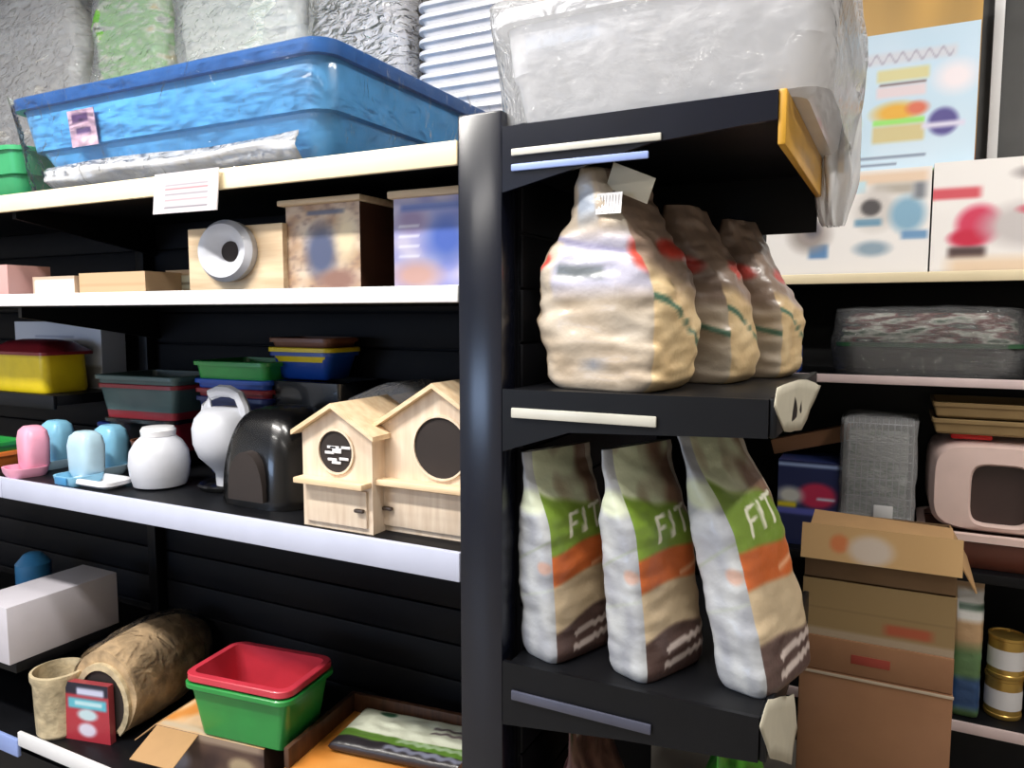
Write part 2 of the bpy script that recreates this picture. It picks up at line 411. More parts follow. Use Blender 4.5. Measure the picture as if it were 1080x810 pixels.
def bag(label, loc, rotz, w, d, h, paint, lean=(0, 0), name='pet_food_bag', cat='bag', group=None, amp=.006, seed=1, slump=0, pinch=.8, pk_=.93, topw=.02, NP=112, NT=90):
    bm = bmesh.new(); lay = bm.verts.layers.float_color.new('Col'); rows = []
    for j in range(NT+1):
        t = j/NT
        p = 1-.16*(1-min(1, t/.06))**2
        if t > pinch-.25:
            q = (t-(pinch-.25))/(1.25-pinch); q = q**1.5*(1.35-.35*q) if slump else min(1, q*1.16)**2*(3-2*min(1, q*1.16)); p *= 1-pk_*q
        hd = d/2*p*(1+slump*sin(pi*min(1, t/.75))); hw = w/2*(1-.06*(1-min(1, t/.05))**2+topw*t)*(1+slump*.5*sin(pi*t))
        n = 5-2.2*t; row = []
        for i in range(NP):
            a = 2*pi*i/NP; ca, sa = cos(a), sin(a)
            x = math.copysign(abs(ca)**(2/n), ca)*hd; y = math.copysign(abs(sa)**(2/n), sa)*hw
            fc = 'front' if abs(a if a < pi else a-2*pi) < pi/4 else 'back' if abs(a-pi) < pi/4 else 'near' if a > pi else 'far'
            s = y/hw if fc in ('front', 'back') else x/max(hd, 1e-4)
            P = Vector((x, y, h*t))
            k = min(1, t/.08)
            dn = noise.noise(Vector((x*9, y*9, h*t*(12 if slump else 22)+x*6+seed*5.7)))+.5*noise.noise(Vector((x*24, y*24, h*t*50+seed*3.1)))
            P += Vector((ca*.9, sa*.8, .25))*dn*amp*k
            P.x += lean[0]*t**1.25; P.y += lean[1]*t
            v = bm.verts.new(P); v[lay] = lin(paint(fc, s, t))+(1,); row.append(v)
        rows.append(row)
    for j in range(NT):
        for i in range(NP):
            bm.faces.new((rows[j][i], rows[j][(i+1) % NP], rows[j+1][(i+1) % NP], rows[j+1][i]))
    bm.faces.new(list(reversed(rows[0]))); bm.faces.new(rows[-1])
    o = obj(name, bm, M['bagprint'], loc=loc, rotz=rotz, angle=70)
    return tag(o, label, cat, group)

# ------------------------------------------------------------------ top shelf, left
ZT = 1.7625
def wrap(par, w, d, h, m, amp=.012, freq=9, seed=1, nz=14, nn=12, over=.0, z0=0, cx=0, cy=0, top=True):
    L = []
    for j in range(nz+1):
        t = j/nz; L.append(rr(w/2+over*t, d/2+over*t, .05, z0+(h-z0)*t, n=nn, cx=cx, cy=cy))
    if top:
        for k in (.7, .35, .05): L.append(rr(w/2*k, d/2*k, .05*k, h+.006*(1-k), n=nn, cx=cx, cy=cy))
    bm = loft(L, cap0=False, cap1=top)
    bmesh.ops.subdivide_edges(bm, edges=[e for e in bm.edges if e.calc_length() > .06], cuts=3, use_grid_fill=True)
    rough_up(bm, amp, freq, seed)
    return obj('plastic_wrap', bm, m, par, angle=180)

# big blue tray
bt = thing('cage_tray', 'big blue plastic tray wrapped in clear film on the top left shelf', 'tray', (-1.555, 1.56, ZT))
w, d, h = 1.03, .67, .238
L = [rr(.435, .29, .04, 0, cx=.035, cy=0), rr(.45, .30, .05, .012, cx=.03, cy=0), rr(.472, .309, .05, .10, cx=.022, cy=0), rr(.496, .331, .05, .106, cx=.014, cy=0), rr(.512, .34, .05, .214, cx=0, cy=0)]
inner = [rr(.506, .334, .05, .236), rr(.488, .323, .05, .112, cx=.014), rr(.44, .29, .05, .02, cx=.03)]
obj('tray_body', loft(L+inner), M['blue'], bt)
obj('tray_lip', loft([rr(.514, .342, .05, .208), rr(.528, .356, .055, .208), rr(.530, .358, .055, .236), rr(.524, .352, .055, .240), rr(.509, .337, .05, .240), rr(.509, .337, .05, .232)], closed=True), M['blue_dk'], bt)
def sticker(nm, u, v):
    if nm != 'front': return (200, 170, 190)
    return layers((214, 178, 196), u, v, [('r', (90, 60, 110), .15, .75, .66, .9, .06), ('r', (92, 70, 120), .25, .8, .34, .5, .06), ('e', (236, 214, 222), .7, .16, .3, .1)])
st = obj('brand_sticker', print_box(.10, .002, .085, sticker, .004), M['print'], bt, loc=(at(92, 120, Y=1.23).x+1.555, -.338, .10), rot=(radians(7), 0, 0))
wrap(bt, 1.0, .68, .246, M['film_thin'], .010, 7, 2, over=.035, top=False, cx=.012)
bm = bmesh.new(); rows = []
for j in range(9):
    row = []
    for i in range(60):
        x = -.40+.84*i/59; n_ = noise.noise(Vector((x*5, j*.5, 3)))
        row.append(bm.verts.new((x, -.315-.022*sin(j/8*pi)-.012*n_-.02*(j/8), .004+.058*(j/8)*(1+.4*noise.noise(Vector((x*3, 1, 1)))))))
    rows.append(row)
for j in range(8):
    for i in range(59): bm.faces.new((rows[j][i], rows[j][i+1], rows[j+1][i+1], rows[j+1][i]))
fo = obj('film_fold', bm, M['film_milky'], bt, angle=180); fo.modifiers.new('t', 'SOLIDIFY').thickness = .0015

gt = tag(obj('cage_tray', tub(.62, .60, .135, taper=.92, lip=.014, r=.04, ridge=.45), M['green_mint'], loc=(-2.40, 1.53, ZT)), 'green plastic tray at the far left end of the top shelf', 'tray')

# wrapped bundles behind the tray
GB = 'film wrapped bundles on top of the shelving'
def bundle(label, u0, u1, y, dep, ztop, cols, seed, bands=0, rotz=0):
    x0, x1 = at(u0, 60, Y=y).x, at(u1, 60, Y=y).x; w = x1-x0; h = ztop-ZT
    t = thing('wrapped_bundle', label, 'bundle', ((x0+x1)/2, y+dep/2, ZT), rotz, GB)
    L = []; nz = 26
    for j in range(nz+1):
        q = j/nz; k = 1-.25*max(0, (q-.72)/.28)**2
        L.append(rr(w/2*k, dep/2*k, .06, h*q, n=10))
    bm = loft(L); bmesh.ops.subdivide_edges(bm, edges=[e for e in bm.edges if e.calc_length() > .07], cuts=4, use_grid_fill=True)
    rough_up(bm, .026, 9, seed, .001); rough_up(bm, .016, 24, seed+3, .001)
    obj('goods', bm, crinkle('wrapped_goods_%d' % seed, cols, scale=11, bscale=12), t, angle=180)
    L2 = []
    for j in range(nz+1):
        q = j/nz; k = 1.06-.28*max(0, (q-.72)/.28)**2
        L2.append(rr(w/2*k+.006, dep/2*k+.008, .06, (h+.03)*q, n=10))
    bm = loft(L2, cap0=False); rough_up(bm, .02, 9, seed+9, .02); rough_up(bm, .012, 30, seed+5, .02)
    obj('plastic_wrap', bm, M['film_spark'], t, angle=180)
    return t
bundle('silvery film bundle of grey goods behind the left end of the blue tray', -70, 80, 2.0, .17, 2.80, [(168, 160, 152), (242, 238, 230), (196, 188, 182), (250, 249, 246), (180, 174, 168)], 1)
bundle('film bundle showing lime green goods behind the middle of the blue tray', 97, 172, 2.0, .17, 2.78, [(120, 128, 118), (226, 226, 214), (120, 206, 70), (150, 214, 96), (238, 238, 226), (226, 196, 70)], 2)
bundle('bright white film bundle behind the peak of the blue tray', 186, 312, 2.0, .17, 2.80, [(176, 186, 180), (252, 252, 244), (222, 230, 218), (252, 252, 244), (150, 160, 156)], 3)
bundle('grey film bundle between the blue tray and the striped tray stack', 326, 428, 2.0, .17, 2.82, [(160, 154, 158), (226, 222, 224), (184, 180, 182), (224, 222, 224), (160, 156, 158)], 4)
# stack of nested grey trays
y = 1.93
x0, x1 = at(436, 70, Y=y).x, at(545, 70, Y=y).x
for k in range(17):
    o = tag(obj('nested_tray', tub(x1-x0-.03, .24, .05, taper=.9, lip=.012, r=.03), M['palegrey'], loc=((x0+x1)/2, y+.13, ZT+.034*k)),
            'pale grey tray in the tall nested stack behind the wide post', 'tray', 'nested grey trays on the shelving top')
mp_ = at(487, 0, Y=2.0)
tag(obj('plant_pot', loft([circ(.028, 0), circ(.045, .075), circ(.052, .075), circ(.052, .095), circ(.046, .095), circ(.026, .006)]), M['maroon'], loc=(mp_.x, 2.05, ZT+.034*16+.051)), 'small maroon pot on top of the grey tray stack', 'pot')
# price card on the cream rail
def card(nm, u, v):
    if nm != 'front': return (226, 222, 224)
    c = (200, 194, 198)
    for k, q in enumerate((.14, .30, .44, .58, .70)):
        c = mix(c, (160, 96, 104) if k % 2 else (104, 100, 110), .9*rc(u, v, .18, .86, q-.02, q+.02, .02))
    return c
pc = at(195, 222, Y=1.19)
tag(obj('price_card', print_box(.215, .003, .09, card, .004), M['printm'], loc=(pc.x, 1.188, pc.z-.004), rot=(radians(-5), radians(1), radians(-3))), 'white price card hanging from the cream shelf edge', 'card')

# grey wrapped tray on top of the end unit
ZE = 1.7755
gt2 = thing('cage_tray', 'pale grey plastic tray in milky film on top of the right end unit', 'tray', (-.375, 1.53, ZE))
gt2.location.z = ZE+.006
w, d = .54, .60
obj('tray_body', loft([rr(.235, .28, .04, 0), rr(.245, .29, .05, .012), rr(.256, .302, .05, .078), rr(.262, .308, .05, .086), rr(.272, .315, .05, .182), rr(.266, .311, .05, .182), rr(.24, .285, .04, .014)]), M['palegrey'], gt2)
obj('tray_lip', loft([rr(.273, .317, .05, .164), rr(.288, .331, .055, .166), rr(.290, .333, .055, .186), rr(.283, .327, .055, .192), rr(.268, .312, .05, .190), rr(.268, .312, .05, .172)], closed=True), M['palegrey'], gt2)
wrap(gt2, .545, .63, .2, M['film'], .008, 8, 5, over=.022)
# gathered tail of the film hanging at the far end
tc_ = at(884, 100, Y=1.80)
bm = bmesh.new(); L = []
for j in range(31):
    q = j/30; R0 = .020+.024*sin(pi*min(1, q*1.15))**.7
    L.append([((R0*(1+.22*sin(7*a+q*4)))*cos(a)*.95, (R0*(1+.22*sin(7*a+q*4)))*sin(a)*1.3, -.14+.36*q) for a in [2*pi*i/56 for i in range(56)]])
add_loft(bm, L, cap0=False); rough_up(bm, .006, 18, 4)
obj('film_tail', bm, M['film_milky'], gt2, loc=(tc_.x+.375, tc_.y-1.53, 0), angle=180)

# ------------------------------------------------------------------ second shelf, left
Z2 = 1.5035
def place_print(name, label, cat, x0, x1, yf, dep, z0, h, paint, rotz=0, group=None, mat='print', res=.006):
    o = obj(name, print_box(x1-x0, dep, h, paint, res), M[mat], loc=((x0+x1)/2, yf+dep/2, z0), rotz=rotz, smooth=False)
    return tag(o, label, cat, group)
place_print('carton', 'small pink carton at the left end of the eye level shelf', 'box', -2.36, -2.2, 1.25, .12, Z2, .085, carton_print((206, 160, 156)))
place_print('goods_pack', 'long low pack with a white front left of the flat tan carton', 'box', -2.17, -1.985, 1.30, .14, Z2, .052, carton_print((205, 182, 160), [('r', (236, 238, 246), .05, .98, .0, .8, .03)], top=(196, 176, 140)))
place_print('carton', 'flat plain tan carton on the eye level shelf', 'box', -1.98, -1.715, 1.31, .18, Z2, .058, carton_print((214, 180, 142), [('r', (176, 140, 104), .0, 1, .36, .44, .03)]))
place_print('carton', 'tiny tan carton with a pale label beside the nest box with a white ring', 'box', -1.775, -1.65, 1.42, .10, Z2, .066, carton_print((178, 150, 116), [('r', (206, 206, 186), .15, .85, .25, .75, .05), ('r', (120, 110, 90), .2, .8, .42, .5, .04)]))
# nest box with the white ring
nb = thing('nest_box', 'pale wooden nest box with a thick white entrance ring', 'nest box', (-1.375, 1.385, Z2))
obj('body', box(-.15, .15, -.10, .10, 0, .150, .003), M['plywood2'], nb)
ring_c = at(240, 265, Y=1.275)
cx, cz = ring_c.x+1.375, ring_c.z-Z2
bm = bmesh.new(); L = []
for k in range(36):
    a = 2*pi*k/36
    prof = [(.070, -.1005), (.072, -.118), (.062, -.130), (.048, -.128), (.030, -.112), (.024, -.1005)]
    L.append([(cx+1.2*r*cos(a), yy, cz+.98*r*sin(a)) for r, yy in prof])
add_loft(bm, L, closed=True); obj('entrance_ring', bm, M['jug'], nb)
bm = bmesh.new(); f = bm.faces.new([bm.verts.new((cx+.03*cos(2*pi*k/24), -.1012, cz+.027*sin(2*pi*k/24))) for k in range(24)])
obj('entrance_hole', bm, M['hole_shade'], nb)
# box with photo print
def photo(nm, u, v):
    if nm == 'front':
        n1 = noise.noise(Vector((u*5, v*7, 1.3))); n2 = noise.noise(Vector((u*13, v*22, 4.2)))
        c = mix((176, 142, 112), (214, 196, 176), .5+n1); c = mix(c, (120, 96, 92), max(0, n2)*.9)
        return layers(c, u, v, [('e', (84, 92, 122), .48, .45, .2, .3, .4), ('r', (90, 96, 120), .3, .8, .88, .93, .03), ('e', (140, 104, 90), .7, .12, .25, .12, .4), ('e', (232, 214, 178), .82, .6, .14, .25, .5)])
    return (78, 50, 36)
pb = thing('hamster_house_box', 'tall box printed with photos and brown sides under a wooden lid', 'box', (-1.125, 1.42, Z2))
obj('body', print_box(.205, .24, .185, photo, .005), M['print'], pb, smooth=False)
obj('lid', box(-.115, .115, -.135, .135, .1855, .198, .003), M['plywood2'], pb)
def photo2(nm, u, v):
    if nm == 'front':
        n1 = noise.noise(Vector((u*4, v*6, 9.3)))
        c = mix((150, 150, 205), (196, 190, 214), .5+n1)
        c = layers(c, u, v, [('e', (70, 100, 190), .7, .55, .25, .25, .5), ('e', (190, 150, 140), .3, .15, .3, .14, .5), ('e', (150, 130, 170), .25, .75, .2, .12, .5), ('r', (90, 110, 180), .1, .9, .86, .93, .05)])
        for k in range(4): c = mix(c, (240, 240, 250), rc(u, v, .06, .34, .36+.11*k, .38+.11*k, .02))
        return c
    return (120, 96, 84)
pb2 = thing('hamster_house_box', 'violet blue printed box with a wooden lid next to the wide post', 'box', (-.845, 1.41, Z2))
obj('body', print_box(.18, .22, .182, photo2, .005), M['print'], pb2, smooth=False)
obj('lid', box(-.1, .1, -.12, .12, .1825, .198, .003), M['plywood2'], pb2)

# ------------------------------------------------------------------ third shelf, left
Z3 = 1.0005
# far left, on the small upper shelf of the next bay
ZU = 1.2125
yc = thing('toy_house', 'yellow plastic carrier with a dark red roof at the left edge', 'carrier', (-2.42, 1.46, ZU))
obj('body', loft([rr(.13, .07, .02, 0), rr(.135, .075, .025, .01), rr(.13, .072, .025, .115)]), M['yellow'], yc)
obj('roof', loft([rr(.15, .085, .02, .1155), rr(.15, .085, .02, .125), rr(.10, .05, .02, .155), rr(.06, .02, .01, .162)]), M['dkred'], yc)
def wb(nm, u, v):
    if nm == 'front': return layers((205, 212, 226), u, v, [('e', (70, 110, 190), .62, .45, .16, .12), ('r', (150, 160, 185), .25, .75, .68, .71, .02), ('r', (150, 160, 185), .25, .75, .60, .63, .02), ('r', (150, 160, 185), .25, .7, .75, .78, .02), ('r', (150, 150, 150), .0, 1, .0, .34, .05), ('e', (120, 74, 50), .55, .2, .18, .2)])
    return (170, 178, 196)
place_print('carton', 'white printed carton with a blue oval behind the yellow carrier', 'box', -2.73, -2.27, 1.565, .085, ZU, .215, wb)
# tub stacks
def tubstack(prefix_labels, x, y, z, specs, rotz, group):
    for (w, d, h, m, dz), lab in zip(specs, prefix_labels):
        tag(obj('storage_tub', tub(w, d, h, taper=.84, lip=.010, r=.02), M[m], loc=(x, y, z+dz), rotz=rotz), lab, 'tub', group)
GT = 'nested plastic tubs at the back of the shelf'
tubstack(['navy tub at the bottom of the green topped stack', 'red tub whose rim shows second up in the green topped stack', 'blue tub whose rim shows just under the green tub', 'green tub on top of the stack behind the hanging white jug'],
         -1.63, 1.588, Z3, [(.255, .19, .225, 'navyp', 0), (.256, .19, .16, 'dkred', .088), (.258, .192, .16, 'blue2', .114), (.262, .194, .165, 'green', .158)], radians(2), GT)
tubstack(['black tub under the dark red tub behind the white jar', 'dark red tub with a pale sticker under the grey green tub', 'grey green tub topping the dark red tub'],
         -1.965, 1.55, Z3, [(.26, .20, .15, 'blackp', 0), (.30, .2, .20, 'dkred', .05), (.315, .21, .16, 'tealgrey', .115)], radians(4), GT)
bb = tag(obj('crate', tub(.27, .17, .275, taper=.95, lip=.004, r=.015), M['blackp'], loc=(-1.40, 1.605, Z3)), 'tall black crate in shadow under the brown and blue tubs', 'crate')
tubstack(['blue tub under the yellow rimmed tub on the black crate', 'yellow tub whose rim shows between the brown and blue tubs', 'brown tub on top of the blue and yellow tubs'],
         -1.425, 1.605, Z3+.277, [(.205, .12, .075, 'blue2', 0), (.21, .125, .07, 'yellow', .016), (.205, .122, .07, 'brownp', .042)], 0, GT)
# jugs
j1 = thing('feeder_jug', 'white plastic feeder jug with a looped handle, neck down on a black dish', 'jug', (-1.55, 1.405, Z3))
j1.scale = (.9, .9, 1)
obj('dish', loft([circ(.075, 0), circ(.085, .012), circ(.078, .016), circ(.07, .006)]), M['blackp'], j1)
obj('bottle', loft([circ(.032, .008), circ(.034, .04), circ(.046, .055), circ(.078, .085), circ(.092, .12), circ(.094, .16), circ(.086, .185), circ(.066, .205), circ(.055, .21)]), M['jug'], j1)
bm = bmesh.new(); add_tube(bm, [(-.082, 0, .176), (-.074, 0, .212), (-.055, 0, .243), (-.02, 0, .253), (.02, 0, .253), (.055, 0, .243), (.074, 0, .212), (.082, 0, .176)], .016)
obj('handle', bm, M['jug'], j1)
j2 = thing('feeder_jug', 'white plastic jar with a round cap standing on the lower white edged shelf', 'jug', (-1.722, 1.335, Z3))
j2.scale = (.88, .88, 1)
obj('bottle', loft([circ(.055, 0), circ(.074, .006), circ(.082, .03), circ(.086, .06), circ(.082, .095), circ(.066, .12), circ(.05, .133), circ(.046, .135)]), M['jug'], j2)
obj('cap', loft([circ(.048, .1352), circ(.05, .15), circ(.044, .158), circ(.02, .160)]), M['palegrey'], j2)
tag(obj('cup', loft([circ(.03, 0), circ(.038, .09), circ(.042, .105), circ(.038, .105), circ(.03, .006)]), M['brownp'], loc=(-1.855, 1.40, Z3)), 'small brown cup left of the white capped jar', 'cup')
fd = tag(obj('shallow_dish', tub(.14, .075, .022, taper=.9, lip=.006, r=.02), M['palegrey'], loc=(-1.86, 1.265, Z3)), 'shallow pale dish at the shelf edge left of the white capped jar', 'dish')
# water dispensers
GD = 'pet water dispensers on the shelf'
def dispenser(label, x, y, mb, md, rz=0, hh=.125, square=False):
    t = thing('water_dispenser', label, 'dispenser', (x, y, Z3), rz, GD)
    obj('dish', loft([rr(.044, .044, .025, 0, cy=-.008), rr(.05, .05, .03, .012, cy=-.008), rr(.052, .052, .03, .026, cy=-.008), rr(.047, .047, .028, .026, cy=-.008), rr(.042, .042, .025, .008, cy=-.008)]), md, t)
    obj('bottle', loft([rr(.034, .024, .015, .0095, cy=.015), rr(.044, .032, .02, .03, cy=.015), rr(.047, .034, .022, hh*.8, cy=.015), rr(.04, .03, .02, hh, cy=.015), rr(.026, .02, .015, hh+.012, cy=.015), rr(.012, .01, .008, hh+.014, cy=.015)]), mb, t)
    if square: obj('label_patch', box(-.02, .028, -.0632, -.0595, .006, .024, .001), M['midblue'], t)
    return t
def dsp(lab, u, y, *r):
    dispenser(lab, at(u, 490, Y=y).x, y, *r)
dsp('pink water dispenser at the left end of the shelf', 30, 1.262, M['pink'], M['pink'], radians(-14))
dsp('light blue water dispenser next to the pink one', 57, 1.365, M['ltblue'], M['paleblue'])
dsp('pale blue water dispenser in front with a darker blue patch', 86, 1.268, M['paleblue'], M['ltblue'], 0, .125, True)
dsp('light blue water dispenser furthest right of the row', 113, 1.375, M['ltblue'], M['paleblue'])
tag(obj('storage_box', tub(.16, .1, .125, taper=.92, lip=.006, r=.015), M['navyp'], loc=(-2.09, 1.52, Z3)), 'dark blue box behind the pink and light blue dispensers', 'box')
# left edge: green over orange tub
tag(obj('storage_tub', tub(.14, .10, .05, taper=.9, lip=.006, r=.015), M['orange'], loc=(-2.36, 1.285, .0)), 'orange tub under the small green tub at the left edge', 'tub')
tag(obj('storage_tub', tub(.14, .10, .06, taper=.9, lip=.006, r=.015), M['green'], loc=(-2.36, 1.285, .0)), 'small green tub stacked in an orange tub at the left edge', 'tub')
# black hooded house
bh = thing('pet_igloo', 'black glossy plastic pet igloo wrapped in clear film beside the wooden nest boxes', 'pet house', (-1.335, 1.39, Z3))
L = [];
for k in range(15):
    q = k/14; a = q*pi/2
    L.append(rr(.115*cos(a)**.55+.004, .115*cos(a)**.55+.004, .06*cos(a)**.55+.003, .225*sin(a), n=6))
obj('shell', loft(L), M['blackp'], bh)
bm = prism([(.055*cos(pi*k/12), .02+.115*max(0, sin(pi*k/12))**.8) for k in range(13)], 'Y', -.132, -.06)
obj('doorway', bm, M['hole_shade'], bh)
L2 = []
for k in range(15):
    q = k/14; a = q*pi/2
    L2.append(rr(.118*cos(a)**.55+.004, .118*cos(a)**.55+.004, .06*cos(a)**.55+.003, .229*sin(a), n=8))
bm = loft(L2, cap0=False); rough_up(bm, .0015, 14, 4, .002)
obj('plastic_wrap', bm, M['film_dark'], bh, angle=180)
# wooden nest boxes with gables
def gable_box(label, xc, yf, hw, dep, eave, ridge, hole_x, hole_z, hole_r, ledge_z, knob_x, fluff=False, wrapm=None, roofm='plywood2'):
    t = thing('nest_box', label, 'nest box', (xc, yf+dep/2, Z3), 0, 'gabled wooden nest boxes')
    bm = prism([(-hw, 0), (hw, 0), (hw, eave), (0, ridge), (-hw, eave)], 'Y', -dep/2, dep/2)
    obj('body', bm, M['plywood'], t, smooth=False)
    ex = .016; sl = (ridge-eave)/hw
    for sg in (-1, 1):
        p = [(sg*(hw+ex), eave-sl*ex+.001), (sg*(hw+ex), eave-sl*ex+.011), (0, ridge+.011), (0, ridge+.001)]
        obj('roof_board', prism(p, 'Y', -dep/2-.018, dep/2+.01), M[roofm], t, smooth=False)
    # entrance: a ring of wood around a dark disc painting the shade of the hole
    yy = -dep/2-.0008
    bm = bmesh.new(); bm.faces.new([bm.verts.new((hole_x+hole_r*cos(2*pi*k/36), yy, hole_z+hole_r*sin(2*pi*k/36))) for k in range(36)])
    hole = obj('entrance_hole', bm, M['hole_shade'], t)
    bm = bmesh.new(); L = []
    for k in range(36):
        a = 2*pi*k/36; L.append([(hole_x+r*cos(a), y2, hole_z+r*sin(a)) for r, y2 in ((hole_r, yy), (hole_r, yy-.004), (hole_r+.004, yy-.004), (hole_r+.004, yy))])
    add_loft(bm, L, closed=True); obj('entrance_rim', bm, M['plywood'], t)
    if fluff:
        bm = bmesh.new()
        for k in range(9):
            a = k*2.4; q = .1+.75*((k*.37) % 1)
            x, z = hole_x+hole_r*q*.8*cos(a), hole_z+hole_r*q*.8*sin(a)
            add_box(bm, x-.012, x+.012, yy-.003, yy-.001, z-.003, z+.003, .001, mat=None)
        obj('film_crease', bm, M['palegrey'], t)
    obj('ledge', box(-hw+.002, hw-.002, -dep/2-.034, -dep/2-.0005, ledge_z, ledge_z+.012, .002), M['plywood2'], t)
    obj('door_panel', box(-hw+.012, hw-.012, -dep/2-.006, -dep/2-.0005, .012, ledge_z-.008, .002), M['plywood'], t)
    bm = bmesh.new(); add_box(bm, knob_x-.012, knob_x+.012, -dep/2-.016, -dep/2-.0065, .046, .054, .003)
    obj('latch', bm, M['chrome'], t)
    if wrapm:
        bm = loft([rr(hw+.014, dep/2+.022, .02, ridge*q*.99) for q in [i/14 for i in range(15)]]+[rr(hw*.5, dep/2, .02, ridge+.03), rr(.02, dep/2*.9, .01, ridge+.04)], cap0=False)
        rough_up(bm, .006, 12, 7, .002)
        obj('plastic_wrap', bm, M[wrapm], t, angle=180)
    return t
gable_box('gabled wooden nest box with a cream hole, left of the one against the post', -1.035, 1.225, .092, .17, .205, .258, 0, .166, .044, .098, .066, True)
gable_box('gabled wooden nest box with a large dark round hole against the wide post', -.815, 1.268, .142, .20, .218, .305, .01, .185, .062, .102, -.115, False)
gable_box('gabled nest box in grey film behind the front pair', -1.09, 1.49, .105, .165, .205, .245, 0, .17, .04, .1, .06, False, 'film')

# ------------------------------------------------------------------ low shelf, left
ZL = .2625
gb = tag(obj('carton', box(-.085, .085, -.17, .17, 0, .168, .003), M['greybox'], loc=(-2.29, 1.365, .4605)), 'long grey white carton lying on the next bay, top left of the straw hut', 'box')
tag(obj('bottle', loft([circ(.05, 0), circ(.055, .01), circ(.055, .13), circ(.03, .16), circ(.02, .165)]), M['midblue'], loc=(-2.66, 1.54, .4605)), 'blue rounded bottle behind the grey white carton', 'bottle')
# straw hut
hut = thing('straw_hut', 'round woven straw pet hut wrapped in film, packet in its doorway', 'pet hut', (-1.985, 1.50, ZL), radians(10))
L = []; nL = 22
for j in range(nL+1):
    q = j/nL; yy = -.20+.41*q
    k = math.sqrt(max(0.0, 1-max(0, (q-.35)/.65)**2.4))*(.9+.1*min(1, q/.3)); k = max(k, .05)
    ring = []
    for i in range(40):
        a = 2*pi*i/40; x = .122*k*cos(a); z = .126+.136*k*sin(a)
        z = max(z, .0); ring.append((x, yy, z))
    L.append(ring)
bm = loft(L, cap0=True, cap1=True); rough_up(bm, .006, 16, 3, .004)
obj('shell', bm, M['straw'], hut)
bm = bmesh.new(); L = []
for k in range(21):
    a = -.9+(pi+1.8)*k/20
    L.append([(r*cos(a), yy, .105+1.2*r*sin(a)) for r, yy in ((.078, -.199), (.078, -.212), (.094, -.212), (.094, -.199))])
rows = add_loft(bm, L); obj('door_braid', bm, M['straw2'], hut)
bm = prism([(.077*cos(2*pi*k/32), .105+.093*sin(2*pi*k/32)) for k in range(32)], 'Y', -.206, -.2005); obj('doorway', bm, M['hole_shade'], hut)
bm = bmesh.new(); Lw = []
for j in range(19):
    q = j/18; yy = -.20+.43*q; k = math.sqrt(max(0.0, 1-max(0, (q-.35)/.65)**2.4))*(.9+.1*min(1, q/.3)); k = max(k, .08)
    Lw.append([(.131*k*cos(pi*i/24), yy, .112+.164*k*sin(pi*i/24)) for i in range(25)])
rows = [[bm.verts.new(p) for p in r] for r in Lw]
for j in range(18):
    for i in range(24): bm.faces.new((rows[j][i], rows[j][i+1], rows[j+1][i+1], rows[j+1][i]))
rough_up(bm, .007, 15, 8)
obj('plastic_wrap', bm, M['film_thin'], hut, angle=180)
def pk(nm, u, v):
    if nm != 'front': return (150, 60, 66)
    return layers((170, 48, 60), u, v, [('r', (28, 26, 44), 0, 1, .80, 1.1, .04), ('r', (196, 200, 226), .3, .9, .80, .92, .05), ('r', (90, 176, 196), .1, .95, .56, .74, .05), ('r', (190, 222, 230), .25, .85, .62, .69, .04), ('e', (190, 214, 222), .52, .46, .22, .1), ('e', (214, 208, 226), .5, .2, .2, .12)])
place_print('treat_packet', 'red packet with teal and white bands in the straw hut doorway', 'packet', -2.05, -1.90, 1.262, .02, ZL, .168, pk, radians(13), res=.004)
bk = tag(obj('basket', loft([circ(.056, 0), circ(.062, .008), circ(.066, .15), circ(.072, .165), circ(.072, .182), circ(.064, .184), circ(.058, .02), circ(.05, .01)]), M['straw2'], loc=(-2.10, 1.268, ZL)), 'small round beige woven basket left of the straw hut', 'basket')
# printed cartons that carry the tub and the soil bag
def pr1(nm, u, v):
    n1 = noise.noise(Vector((u*7, v*3, 2.2)))
    if nm == 'top': return layers(mix((214, 140, 66), (226, 190, 150), .4+n1*1.5), u, v, [('r', (196, 176, 150), 0, 1, 0, .12, .08)])
    if nm == 'front': return layers(mix((58, 40, 36), (96, 74, 62), .5+n1), u, v, [('r', (150, 130, 112), 0, 1, .86, 1.1, .1), ('e', (150, 144, 150), .18, .4, .14, .3), ('e', (170, 150, 120), .8, .5, .12, .2)])
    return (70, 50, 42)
c1 = thing('carton', 'dark printed carton with an orange top under the red and green tubs', 'box', (-1.53, 1.40, ZL), radians(7))
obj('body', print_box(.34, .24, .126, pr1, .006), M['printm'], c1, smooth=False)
fl = at(172, 748, Y=1.26)
obj('flap', box(-.10, 0, -.118, .118, -.0015, .0015, .001), M['kraft'], c1, loc=(-.168, 0, .127), rot=(0, radians(-38), 0))
obj('flap', box(-.165, -.03, -.10, 0, -.0015, .0015, .001), M['kraft'], c1, loc=(0, -.12, .124), rot=(radians(24), 0, 0))
def pr2(nm, u, v):
    n1 = noise.noise(Vector((u*6, v*3, 7.2)))
    if nm == 'top': return mix((214, 134, 52), (228, 158, 80), .5+n1)
    if nm == 'front': return layers(mix((206, 128, 48), (222, 150, 66), .5+n1), u, v, [('r', (226, 200, 176), .38, .9, .45, .8, .08), ('r', (70, 50, 46), 0, 1, -.1, .16, .1), ('e', (190, 180, 190), .12, .2, .14, .14)])
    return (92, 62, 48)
c2 = thing('carton', 'open orange fronted carton with brown walls holding the soil bag', 'box', (-1.075, 1.47, ZL), radians(6))
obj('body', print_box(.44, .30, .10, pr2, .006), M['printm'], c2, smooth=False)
bm = bmesh.new()
add_box(bm, -.22, -.205, -.15, .15, .1005, .152, .003); add_box(bm, -.205, .22, .135, .15, .1005, .152, .003); add_box(bm, .205, .22, -.15, .135, .1005, .152, .003)
obj('wall', bm, M['brownwood'], c2)
